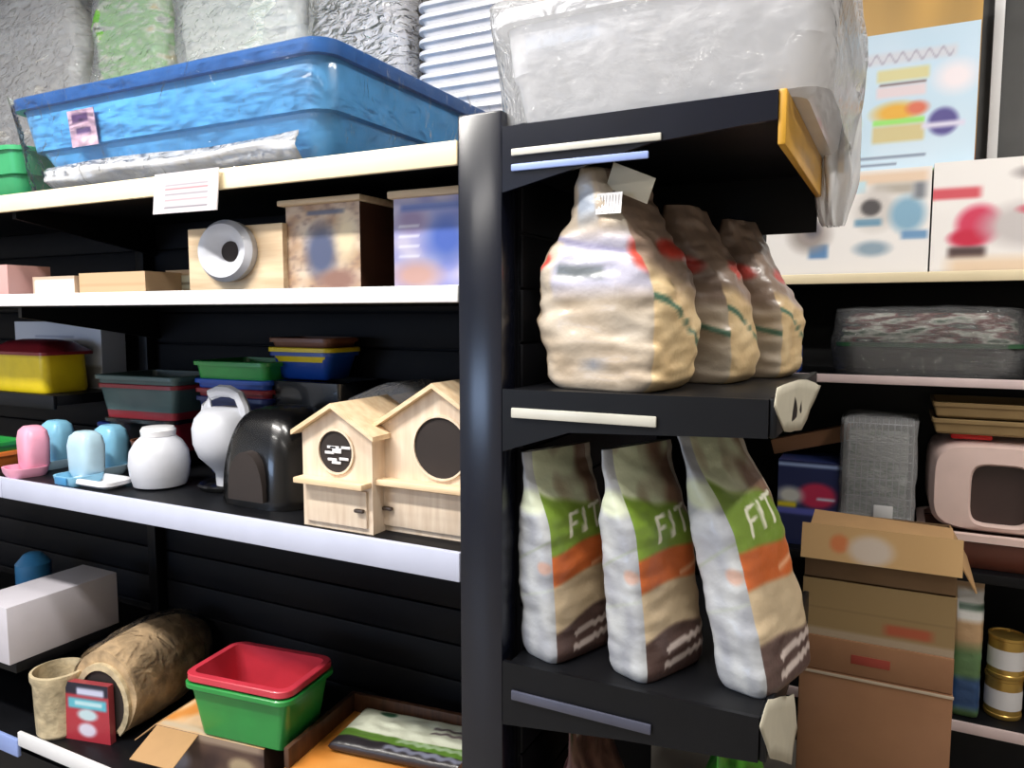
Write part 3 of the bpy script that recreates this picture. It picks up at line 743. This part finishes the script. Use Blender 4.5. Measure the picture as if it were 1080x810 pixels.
# nested tubs
ZB = ZL+.1265
tag(obj('storage_tub', tub(.295, .19, .145, taper=.86, lip=.014, r=.022), M['green'], loc=(-1.425, 1.375, ZB), rotz=radians(7)), 'green plastic tub under the red tub on the lowest shelf', 'tub', 'nested tubs on the lowest shelf')
tag(obj('storage_tub', tub(.288, .183, .135, taper=.86, lip=.014, r=.022, lipd=.016), M['red'], loc=(-1.425, 1.375, ZB+.032), rotz=radians(7)), 'red plastic tub nested in the green tub on the lowest shelf', 'tub', 'nested tubs on the lowest shelf')
# soil bag lying down
def soil(fc, u, v):     # u across, v from the near edge to the back
    c = (226, 230, 208)
    c = mix(c, (100, 140, 56), rc(u, v, -1, 2, -.2, .40-.05*sin(u*3), .03)); c = mix(c, (48, 44, 48), rc(u, v, -1, 2, -.2, .20-.05*u, .03))
    c = mix(c, (52, 104, 72), el(u, v, .24, .86, .06, .06))
    for k in range(2):
        c = mix(c, (110, 92, 96), .85*rc(u, v, .62, 1, .60+.11*k+.012*sin(u*70+k), .65+.11*k+.012*sin(u*70+k), .02))
    c = mix(c, (190, 214, 180), .75*rc(u, v, .45, 1, .25+.015*sin(u*80), .34+.015*sin(u*80), .03))
    c = mix(c, (150, 154, 176), .85*rc(u, v, .4, 1, .07+.015*sin(u*60), .15+.015*sin(u*60), .03))
    return c
bm = bmesh.new(); lay = bm.verts.layers.float_color.new('Col')
NX, NY, W, D, H = 90, 60, .37, .18, .034
def sb(i, j, top):
    u, v = i/NX, j/NY; e = min(u, 1-u, v, 1-v); k = min(1, e/.12); hh = H*math.sqrt(max(0, 1-(1-k)**2))
    z = H/2+(hh/2 if top else -hh/2)+(noise.noise(Vector((u*9, v*7, 1)))*.004*k if top else 0)
    w = bm.verts.new((-W/2+W*u, -D/2+D*v, max(z, 0))); w[lay] = lin(soil('', u, v))+(1,); return w
T = [[sb(i, j, True) for i in range(NX+1)] for j in range(NY+1)]; B = [[sb(i, j, False) for i in range(NX+1)] for j in range(NY+1)]
for j in range(NY):
    for i in range(NX):
        bm.faces.new((T[j][i], T[j][i+1], T[j+1][i+1], T[j+1][i])); bm.faces.new((B[j][i], B[j+1][i], B[j+1][i+1], B[j][i+1]))
bmesh.ops.remove_doubles(bm, verts=bm.verts[:], dist=.0004)
tag(obj('soil_bag', bm, M['bagprint'], loc=(-1.055, 1.51, ZL+.1015), rotz=radians(8), rot=(0, 0, radians(8)), angle=60), 'flat white bag with green and black bands lying in the open carton', 'bag')

# ------------------------------------------------------------------ food bags on the end unit
FIT = [((0, 0), (0, 1)), ((0, 1), (.25, 1)), ((0, .55), (.18, .55)), ((.46, 0), (.46, 1)), ((.66, 1), (1.02, 1)), ((.84, 0), (.84, 1))]
def lowpaint(seed, ox):
    def f(fc, s, t):
        n1 = noise.noise(Vector((s*2, t*6, seed)))
        if fc == 'front':
            a = .02*s+.02*sin(s*2.2+seed)
            c = (84, 64, 60)
            c = mix(c, (190, 170, 140), (t-(.19+1.6*a))/.02)
            c = mix(c, (194, 98, 46), (t-(.395+a))/.02)
            c = mix(c, (114, 142, 50), (t-(.535+a))/.02)
            top = mix((206, 212, 180), (126, 96, 78), (s+.2+1.5*n1)*1.2)
            c = mix(c, top, (t-(.735-.10*s*abs(s)+.03*n1))/.03)
            # lettering on the green band
            lx, ly = (s-ox)/.95, (t-.605-.03*s)/.095
            if -.1 < lx < 1.2 and -.3 < ly < 1.3:
                dd = min(seg(lx-.08*ly, ly*.6, (p[0], p[1]*.6), (q[0], q[1]*.6)) for p, q in FIT)
                c = mix(c, (226, 226, 206), (.062-dd)/.025)
            for k in range(2):        # two blurred lines of small print on the brown foot
                q = t-(.075+.065*k+.03*s)-.006*sin(s*30+k*2)
                if s > -.45+.1*k: c = mix(c, (196, 182, 176), (.022-abs(q))/.012)
            if s > .25: c = mix(c, (226, 168, 130), .6*(.02-abs(t-(.43+.04*s)))/.012)
            return c
        if fc == 'near':
            c = mix((150, 153, 162), (182, 185, 188), .5+n1)
            c = mix(c, (170, 176, 170), .7*(.012-abs(t-.32-.05*s))/.01); c = mix(c, (150, 160, 140), .7*(.01-abs(t-.52-.08*s))/.01)
            c = mix(c, (206, 150, 126), .6*el(s, t, .6, .46, .25, .03)); c = mix(c, (214, 222, 190), .8*el(s, t, .2, .77, .9, .06))
            return c
        return (186, 176, 160)
    return f
ZW = .8125
GW = 'green and orange food bags on the lower shelf'
bag('green and orange banded food bag beside the wide post on the lower shelf', (-.545, 1.31, ZW), radians(-22), .17, .105, .385, lowpaint(1, -.3), (-.035, 0), group=GW, seed=1, pinch=.86, pk_=.86, topw=.06, NP=300, NT=150)
bag('middle of the three green and orange banded food bags, between its twins', (-.372, 1.315, ZW), radians(-24), .175, .105, .40, lowpaint(2, -.3), (-.055, .0), group=GW, seed=2, pinch=.86, pk_=.86, topw=.06, NP=300, NT=150)
bag('green and orange banded food bag leaning at the front end of the lower shelf', (-.186, 1.365, ZW), radians(-17), .205, .105, .425, lowpaint(3, -.35), (-.135, .02), group=GW, seed=3, pinch=.86, pk_=.84, topw=.08, NP=300, NT=150)
def midpaint(seed, big):
    def f(fc, s, t):
        n1 = noise.noise(Vector((s*2, t*5, seed)))
        if fc == 'front':
            c = mix((214, 184, 138), (226, 200, 156), .5+n1)
            up = mix((132, 114, 102), (156, 134, 118), .5+n1)  # brown print on the upper half, with the shade there painted in too
            c = mix(c, up, (t-(.42-.10*s))/.06*(.55 if big else 1))
            c = mix(c, (74, 112, 92), .9*(.022-abs(t-(.31-.14*s)))/.012)
            c = mix(c, (196, 66, 54), el(s, t, .15, .64, .45, .05)); return c
        if fc == 'near':
            c = mix((180, 162, 140), (198, 186, 170), .5+n1)
            if not big:
                c = mix(c, mix((120, 102, 92), (146, 126, 112), .5+n1), (t-.40)/.08); c = mix(c, (74, 112, 92), .9*(.022-abs(t-(.36-.10*s)))/.012)  # same print and painted shade carried round the side
                return mix(c, (176, 62, 54), el(s, t, .3, .66, .4, .05))
            c = mix(c, (186, 184, 202), rc(s, t, -.6, 1.2, .44, .70, .08))
            c = mix(c, (150, 146, 176), .8*(.018-abs(t-(.655-.05*s)))/.012)
            c = mix(c, (112, 118, 122), rc(s, t-(-.03*s), -.55, .25, .50, .56, .03))
            c = mix(c, (206, 80, 70), el(s, t, -.86, .58, .14, .04)); c = mix(c, (206, 84, 72), el(s, t, .93, .60, .22, .08))
            c = mix(c, (120, 130, 150), .8*el(s, t, .1, .12, .12, .04))
            c = mix(c, (170, 180, 196), rc(s, t, -.3, .3, .76, .92, .1))
            return c
        return (170, 150, 126)
    return f
ZM = 1.3185
GM = 'tan food bags on the middle shelf'
bag('big slumped tan and white food bag next to the wide post on the middle shelf', (-.455, 1.335, ZM), radians(-8), .20, .225, .385, midpaint(1, True), (-.02, 0), group=GM, seed=5, amp=.017, slump=.16, pinch=.70, pk_=.74)
pa = bpy.data.objects['pet_food_bag.003']
obj('price_tag', box(-.04, .04, -.001, .001, -.022, .022, .0004), M['paper'], pa, loc=(.055, -.082, .352), rot=(radians(14), radians(24), radians(8)))
bm = bmesh.new()
for k in range(7): add_box(bm, -.02+.0055*k, -.0175+.0055*k, -.0005, .0005, -.014, .014)
add_box(bm, -.024, .021, .0006, .0012, -.018, .018)
obj('barcode_label', bm, M['whitecard'], pa, loc=(.03, -.108, .318), rot=(radians(-10), 0, radians(6)))
bag('tan food bag with an upper half of brown print and painted shade, second from the wide post', (-.365, 1.552, ZM), radians(-8), .17, .21, .345, midpaint(2, False), (-.03, 0), group=GM, seed=6, amp=.012, slump=.10, pinch=.66, pk_=.78)
bag('tan food bag furthest from the wide post on the middle shelf', (-.30, 1.728, ZM), radians(-6), .165, .21, .335, midpaint(3, False), (-.03, 0), group=GM, seed=7, amp=.012, slump=.10, pinch=.66, pk_=.78)
def bottompaint(c1, c2, c3):
    def f(fc, s, t):
        n1 = noise.noise(Vector((s*3, t*6, 2)))
        return mix(mix(c1, c2, .5+n1*1.3), c3, (t-.93)/.02 if fc != 'near' else 0)
    return f
bag('dark maroon bag with a pale top under the lower shelf beside the wide post', (-.52, 1.36, .1805), 0, .2, .14, .50, bottompaint((66, 38, 40), (120, 84, 78), (206, 200, 196)), group='bags at the foot of the end unit', seed=8)
bag('bright green bag under the front end of the lower shelf', (-.27, 1.50, .1805), 0, .24, .14, .485, bottompaint((40, 140, 30), (80, 180, 50), (90, 190, 60)), group='bags at the foot of the end unit', seed=9)
# paper tickets hanging on the shelf fronts
def ticket(label, px, X, seed):
    pts = [at(u, v, X=X) for u, v in px]; c = sum(pts, Vector())/len(pts)
    bm = bmesh.new(); f = bm.faces.new([bm.verts.new(p-c) for p in pts])
    bmesh.ops.triangulate(bm, faces=[f]); bmesh.ops.subdivide_edges(bm, edges=bm.edges[:], cuts=4, use_grid_fill=True); rough_up(bm, .004, 10, seed)
    o = tag(obj('paper_ticket', bm, M['paper'], loc=c-Vector((.002, 0, 0)), angle=60), label, 'ticket', 'paper tickets on the end unit')
    m = o.modifiers.new('thick', 'SOLIDIFY'); m.thickness = .001
    return o
ticket('creased grey paper ticket hanging from the middle shelf front', [(819, 428), (822, 408), (848, 399), (866, 406), (847, 453), (829, 456)], XE1+.016, 1)
ticket('creased beige paper ticket hanging from the lower shelf front', [(802, 765), (812, 738), (838, 733), (842, 768), (836, 806), (812, 800)], XE1+.016, 2)

# ------------------------------------------------------------------ the wall shelving at the right
ZA = 1.579
def wA(nm, u, v):
    if nm != 'front': return (226, 222, 220)
    return layers((234, 230, 228), u, v, [('r', (226, 200, 176), .55, .98, .86, .97, .05), ('r', (190, 216, 226), .51, .62, .78, .9, .02),
        ('r', (176, 168, 158), .66, .9, .76, .86, .06), ('e', (206, 200, 196), .68, .62, .13, .2, .3), ('e', (78, 74, 76), .655, .64, .06, .08), ('r', (110, 150, 176), .56, .72, .46, .53, .03),
        ('e', (130, 170, 196), .87, .56, .10, .17, .3), ('r', (120, 124, 132), .9, .97, .7, .86, .05), ('r', (110, 150, 190), .84, .99, .32, .40, .03),
        ('e', (140, 160, 176), .67, .24, .1, .07, .4), ('r', (90, 130, 176), .28, .40, .16, .3, .03), ('e', (150, 140, 136), .28, .4, .12, .16, .4), ('e', (100, 96, 104), .3, .45, .05, .08, .4)])
def wB(nm, u, v):
    if nm != 'front': return (222, 218, 214)
    return layers((234, 230, 228), u, v, [('r', (206, 84, 96), -.1, .26, .66, .76, .04), ('e', (206, 60, 92), .26, .42, .12, .17, .25), ('e', (196, 40, 70), .2, .3, .1, .08, .3), ('r', (80, 62, 62), .1, .3, .12, .22, .04),
        ('e', (150, 142, 144), .56, .86, .12, .06, .4), ('e', (206, 92, 112), .66, .87, .08, .05, .3), ('e', (196, 190, 190), .55, .4, .26, .2, .3), ('e', (206, 70, 90), .6, .54, .13, .05, .3), ('e', (66, 60, 64), .62, .4, .08, .09, .3),
        ('r', (226, 202, 176), .1, .6, -.05, .12, .1), ('r', (214, 150, 150), .72, 1.1, .1, .24, .05)])
place_print('carrier_box', 'white box printed with grey and blue pet carriers on the upper right shelf', 'box', -.40, .068, 2.62, .3, ZA, .313, wA, group='white boxes on the upper right shelf')
place_print('carrier_box', 'white box printed with red and pink pet carriers at the right edge', 'box', .073, .54, 2.62, .3, ZA, .32, wB, group='white boxes on the upper right shelf')
# poster board standing on the boxes
def post(nm, u, v):
    if nm != 'front': return (150, 180, 205)
    c = mix((186, 214, 232), (206, 222, 236), .5+.5*noise.noise(Vector((u*3, v*3, 2))))
    it = [('r', (206, 208, 216), -.1, .84, .78, .86, .04), ('r', (212, 204, 150), .24, .64, .655, .74, .03), ('r', (110, 88, 86), .26, .62, .625, .64, .012), ('r', (222, 206, 210), .24, .62, .54, .62, .03),
          ('e', (226, 170, 56), .4, .43, .17, .07, .4), ('e', (214, 110, 84), .56, .45, .08, .045, .4), ('r', (150, 222, 110), .22, .62, .345, .385, .02), ('r', (204, 190, 140), .22, .62, .22, .34, .03),
          ('r', (214, 204, 150), -.1, .14, .62, .72, .04), ('r', (180, 226, 150), -.1, .12, .34, .40, .04), ('r', (206, 206, 150), -.1, .1, .2, .33, .05), ('e', (236, 226, 230), .84, .64, .14, .1, .5),
          ('e', (84, 76, 140), .76, .335, .11, .095, .2), ('r', (214, 210, 230), .6, .92, .295, .335, .03), ('r', (126, 138, 158), .02, .64, .105, .125, .012), ('r', (126, 138, 158), .02, .42, .055, .072, .012), ('r', (150, 200, 120), -.1, 1.1, -.1, .012, .01)]
    c = layers(c, u, v, it)
    # wavy pale headline strokes
    if .05 < u < .82 and .775 < v < .865:
        c = mix(c, (168, 164, 180), .6*max(0, .02-abs((v-.82)-.03*sin(u*62)))/.012)
    return c
xa, xb = at(893, 100, Y=2.7).x, at(1031, 100, Y=2.7).x
place_print('poster_board', 'light blue printed poster board with a food can picture above the white boxes', 'poster', xa, xb, 2.70, .012, 1.893, .425, post, res=.004)
def hdr(nm, u, v):
    if nm != 'front': return (150, 110, 60)
    n1 = noise.noise(Vector((u*4, v*2, 5)))
    return layers(mix((178, 140, 76), (206, 160, 84), .5+n1), u, v, [('r', (60, 46, 46), -.1, .32, .24, .36, .05), ('r', (214, 206, 206), -.1, .3, .12, .22, .05), ('r', (160, 100, 50), .4, 1.1, .0, .1, .1)])
hb = place_print('display_box', 'orange brown box standing behind and above the blue poster board', 'box', xa-.02, xb+.004, 2.72, .18, 1.8935, .56, hdr, res=.008)

# wrapped carrier
ZV = 1.2635
wc = thing('wrapped_tray_set', 'green and grey tray set in shiny clear film on the middle right shelf', 'tray set', (.075, 2.78, ZV))
obj('lower_tray', loft([rr(.22, .12, .04, .004), rr(.245, .135, .05, .02), rr(.25, .14, .05, .085), rr(.243, .134, .05, .085), rr(.225, .12, .04, .02)]), M['blackp'], wc)
obj('rim', loft([rr(.251, .141, .05, .086), rr(.258, .148, .05, .088), rr(.258, .148, .05, .1), rr(.24, .13, .05, .1)], closed=True), M['dkgreen'], wc)
obj('cover', loft([rr(.246, .136, .05, .101), rr(.24, .13, .06, .165), rr(.215, .11, .06, .192), rr(.1, .05, .03, .197)]), crinkle('mixed_grey_goods', [(40, 50, 44), (90, 116, 94), (232, 232, 224), (120, 60, 60), (60, 70, 64), (200, 202, 194)], scale=9, stretch=(1, 1, 4)), wc)
L = [rr(.262+.012*sin(q*pi), .152+.004*sin(q*pi), .10, .206*q, n=10) for q in [i/12 for i in range(13)]]+[rr(.2, .11, .05, .212, n=10), rr(.05, .03, .02, .213, n=10)]
bm = loft(L, cap0=False); bmesh.ops.subdivide_edges(bm, edges=[e for e in bm.edges if e.calc_length() > .06], cuts=5, use_grid_fill=True); rough_up(bm, .008, 14, 3, .003)
obj('plastic_wrap', bm, film_mat('streaky_film', .09, scale=13, strength=1, stretch=(.5, 1, 4), ior=1.5, rough=.1), wc, angle=180)
tag(obj('carton', box(-.03, .03, -.05, .05, 0, .085, .002), M['blue2'], loc=(-.318, 2.68, ZV)), 'small blue carton right behind the tan food bags', 'box')

# lower right shelf
ZS = .681
ct = thing('cat_toilet', 'pink hooded cat toilet with a rounded opening on a chestnut base', 'cat toilet', (.294, 2.79, ZS))
def hood(z, g): return rr(.20*g, .155*g, .05, z)
obj('base', loft([rr(.185, .14, .04, 0), rr(.20, .152, .05, .02), rr(.208, .16, .05, .085), rr(.2, .152, .05, .085), rr(.18, .14, .04, .02)]), M['brownbase'], ct)
obj('rim', loft([rr(.209, .161, .05, .086), rr(.218, .170, .055, .088), rr(.218, .170, .055, .108), rr(.205, .158, .05, .112), rr(.195, .15, .05, .108)], closed=True), M['pinkbeige'], ct)
# hood with a real opening in the front
def sq(cx, cz, hw, hh, r, yy, n=40):
    out = []
    for i in range(n):
        a = 2*pi*i/n; c_, s_ = cos(a), sin(a); e = .45
        out.append((cx+hw*math.copysign(abs(c_)**e, c_), yy, cz+hh*math.copysign(abs(s_)**e, s_)))
    return out
n = 40
o1 = sq(0, .25, .195, .142, .03, .14, n); o2 = sq(0, .25, .19, .138, .03, -.12, n); o3 = sq(0, .25, .178, .126, .03, -.150, n)
oa = sq(-.005, .232, .082, .096, .03, -.154, n); ob = sq(-.005, .232, .076, .09, .03, -.146, n); oc = sq(-.005, .232, .078, .092, .03, -.12, n); od = sq(0, .25, .18, .13, .03, -.115, n); oe = sq(0, .25, .185, .134, .03, .132, n)
bm = loft([oe, od, oc, ob, oa, o3, o2, o1], cap0=True, cap1=True); bmesh.ops.translate(bm, verts=bm.verts[:], vec=(0, 0, -.002))
obj('hood', bm, M['pinkbeige'], ct, angle=50)
obj('hood_shade_panel', loft([sq(-.005, .230, .079, .093, .03, -.118, n), sq(-.005, .230, .079, .093, .03, -.114, n)]), plain('hood_shade_brown', (62, 46, 44), .35), ct)  # added dark panel, stands in for the shade inside the hood
obj('handle', box(-.14, -.03, -.12, -.03, .3905, .408, .006), M['redp'], ct)
GK = 'brown card trays on the cat toilet'
for k, lab in enumerate(('lower brown card tray on the pink cat toilet', 'upper brown card tray on the pink cat toilet')):
    tag(obj('card_tray', tub(.40, .25, .046, taper=.97, lip=.004, r=.006), M['kraft2'], loc=(.305, 2.765, ZS+.4085+.05*k)), lab, 'tray', GK)
# cage in film
cg = thing('wire_cage', 'small wire cage wrapped in clear film left of the pink cat toilet', 'cage', (-.045, 2.74, ZS))
obj('base', loft([rr(.10, .09, .02, 0), rr(.108, .098, .02, .01), rr(.108, .098, .02, .07), rr(.1, .09, .02, .07), rr(.098, .088, .02, .012)]), M['blackp'], cg)
bm = bmesh.new()
for i in range(12):
    x = -.1+.2*i/11
    for yy in (-.09, .09): add_tube(bm, [(x, yy, .065), (x, yy, .425)], .0016, 6)
for j in range(7):
    z = .07+.355*j/6; add_tube(bm, [(-.1, -.09, z), (.1, -.09, z), (.1, .09, z), (-.1, .09, z)], .0018, 6, closed=True)
for i in range(6):
    yy = -.07+.14*i/5
    for x in (-.1, .1): add_tube(bm, [(x, yy, .065), (x, yy, .425)], .0016, 6)
obj('wire_mesh', bm, M['steel'], cg)
obj('liner', box(-.088, .088, -.075, .075, .072, .40, .01), crinkle('cage_fittings', [(96, 102, 100), (186, 188, 186), (110, 128, 116), (220, 222, 222)], scale=9), cg)
obj('tag', box(-.005, .05, -.118, -.115, .125, .17, .002), M['whitecard'], cg)
L = [rr(.112, .102, .025, .02+.42*q, n=8) for q in [i/14 for i in range(15)]]+[rr(.07, .06, .02, .45, n=8), rr(.02, .02, .01, .455, n=8)]
bm = loft(L, cap0=False); rough_up(bm, .006, 18, 6); obj('plastic_wrap', bm, M['film'], cg, angle=180)
# blue litter packs
def bp_(nm, u, v):
    if nm != 'front': return (40, 52, 100)
    return layers((34, 42, 84), u, v, [('e', (190, 46, 84), .62, .60, .3, .15, .2), ('r', (150, 170, 210), -.1, 1.1, .93, .97, .02), ('r', (210, 214, 232), .62, .9, .55, .58, .02), ('r', (90, 96, 180), -.1, 1.1, .36, .44, .03), ('e', (206, 206, 200), .2, .58, .2, .1, .4), ('r', (226, 206, 40), 0, .3, .44, .5, .04)])
place_print('litter_box', 'dark blue box with a red oval behind the open carton', 'box', -.345, -.145, 2.66, .2, ZS, .285, bp_, res=.005)
o = tag(obj('long_carton', box(-.13, .13, -.05, .05, 0, .05, .003), M['kraft3'], loc=(-.245, 2.80, ZS+.318), rot=(0, radians(-16), radians(-6))), 'narrow brown carton tilted on the dark blue box', 'box')

# cartons standing in the gap
YC = 1.95
ck = -.022
def carton_body(h, par, m, w=.325, d=.33):
    return obj('body', box(-w/2, w/2, -d/2, d/2, 0, h, .004), m, par)
GC = 'stacked brown cartons beside the end unit'
k1 = thing('carton', 'tall brown carton at the bottom of the stack beside the end unit', 'box', (ck, YC+.18, 0), 0, GC)
carton_body(.575, k1, M['kraft3'], .335, .345)
obj('tape', box(-.169, .169, -.1745, -.1727, .565, .572, .0005), M['tape'], k1)
k2 = thing('carton', 'olive brown carton with red print in the middle of the stack', 'box', (ck, YC+.18, .576), 0, GC)
obj('body', box(-.166, .166, -.172, .165, 0, .085, .003), M['kraft3'], k2)
def kp(nm, u, v):
    if nm != 'front': return (148, 122, 82)
    return layers((150, 124, 84), u, v, [('r', (172, 152, 130), -.1, 1.1, -.1, .14, .03), ('r', (172, 84, 54), .56, .86, .20, .38, .06), ('r', (128, 104, 68), -.1, 1.1, .50, .52, .02)])
obj('sleeve', print_box(.33, .335, .142, kp, .005), M['printm'], k2, loc=(0, 0, .0853), smooth=False)
obj('print_mark', box(-.05, .035, -.1735, -.1722, .03, .052, .0004), plain('red_ink', (150, 58, 44), .7), k2)
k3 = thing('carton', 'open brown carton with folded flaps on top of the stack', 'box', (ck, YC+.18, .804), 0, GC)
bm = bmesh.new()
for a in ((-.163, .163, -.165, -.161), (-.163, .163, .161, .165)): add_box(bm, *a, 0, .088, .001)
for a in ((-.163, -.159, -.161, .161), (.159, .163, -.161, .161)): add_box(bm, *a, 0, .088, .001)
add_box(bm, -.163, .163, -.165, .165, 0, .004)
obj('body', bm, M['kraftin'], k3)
def flp(nm, u, v):
    c = (196, 158, 108)
    if nm in ('front', 'top'): c = layers(c, u, v, [('e', (206, 120, 70), .25, .5, .06, .25), ('e', (206, 190, 176), .45, .4, .14, .4)])
    return c
obj('flap', print_box(.345, .004, .085, flp, .006), M['printm'], k3, loc=(0, -.178, .052), rot=(radians(-14), 0, 0), smooth=False)
obj('flap', box(-.16, .16, 0, .12, 0, .004, .001), M['kraft'], k3, loc=(0, -.11, .104), rot=(radians(8), radians(2), 0))
obj('flap', box(0, .09, -.15, .15, 0, .004, .001), M['kraft'], k3, loc=(.16, 0, .090), rot=(0, radians(62), 0))

# packets and tins beside the cartons
ZK = .2095
def pouch(c1, c2):
    def f(fc, s, t):
        c = mix(c2, c1, (t-.45)/.1)
        c = mix(c, (226, 224, 220), rc(s, t, -.7, 1, .68, .88, .04)); c = mix(c, (70, 100, 80), rc(s, t, -.6, 1, .75, .79, .02)); return mix(c, (40, 74, 120), rc(s, t, -1.2, 1.2, .06, .28, .05))
    return f
bag('tan and green pouch with a white label right of the cartons', (.225, 2.69, ZK), radians(-90), .085, .11, .45, pouch((196, 160, 120), (96, 130, 84)), name='treat_pouch', cat='pouch', seed=11, pinch=.9, amp=.003)
GG = 'gold tins on the lowest right shelf'
def tin(label, x, y, z):
    t = thing('food_tin', label, 'tin', (x, y, z), 0, GG)
    obj('can', loft([circ(.05, 0), circ(.052, .004), circ(.052, .012), circ(.05, .014), circ(.05, .118), circ(.052, .12), circ(.052, .128), circ(.046, .129), circ(.045, .125)]), M['gold'], t)
    obj('paper_label', loft([circ(.0508, .03), circ(.0508, .09)], cap0=False, cap1=False), M['whitecard'], t)
for lab, x, y, z in (('gold tin with a pale label under its twin, right of the green pouch', .335, 2.72, ZK), ('gold tin with a pale label on top of its twin, right of the green pouch', .337, 2.715, ZK+.13), ('gold tin with a pale label at the bottom right edge of the picture', .45, 2.74, ZK), ('gold tin stacked on the one at the right edge of the picture', .449, 2.735, ZK+.13)):
    tin(lab, x, y, z)

# small tubs at the left edge stand on the shelf: fix their height
for o in C.objects:
    if o.get('label') == 'orange tub under the small green tub at the left edge': o.location = (-2.395, 1.29, Z3)
    if o.get('label') == 'small green tub stacked in an orange tub at the left edge': o.location = (-2.395, 1.29, Z3+.02)
# the shelf there belongs to the next bay
s_next = shelf(1.0, -2.9, XB-.002, YF, 1.655, M['bluelit_white'], .056)

# ------------------------------------------------------------------ light
def lamp(name, loc, size, power, col=(1, 1, 1), rot=(0, 0, 0)):
    l = bpy.data.lights.new(name, 'AREA'); l.shape = 'RECTANGLE'; l.size, l.size_y = size; l.energy = power; l.color = col
    o = bpy.data.objects.new(name, l); C.objects.link(o); o.location = loc; o.rotation_euler = rot; return o
for i, (x, y, sx, sy, p) in enumerate(((-1.9, -.1, 1.6, .16, 110), (-.5, .45, .9, .16, 34), (1.0, 1.5, .16, 1.3, 40), (-2.2, -1.6, 1.5, .16, 34), (.6, -1.4, 1.5, .16, 12))):
    t = thing('ceiling_lamp', 'long white ceiling lamp above the aisle', 'lamp', (x, y, ZC), 0, 'ceiling lamps')
    obj('housing', box(-sx/2-.02, sx/2+.02, -sy/2-.02, sy/2+.02, -.05, 0, .004), M['whitecard'], t)
    lamp('lamp_light', (x, y, ZC-.056), (sx, sy), p, (1, .96, .9))
lamp('window_light', ((WX0+WX1)/2, Y0-.02, (WZ0+WZ1)/2), (WX1-WX0, WZ1-WZ0), 58, (.5, .68, 1), (radians(90), 0, 0))

w = bpy.data.worlds.new('world'); sc.world = w; w.use_nodes = True
w.node_tree.nodes['Background'].inputs['Color'].default_value = (.5, .55, .65, 1); w.node_tree.nodes['Background'].inputs['Strength'].default_value = .3
vs = sc.view_settings; vs.view_transform = 'Standard'; vs.look = 'None'; vs.gamma = 1; vs.use_curve_mapping = False; vs.exposure = 0
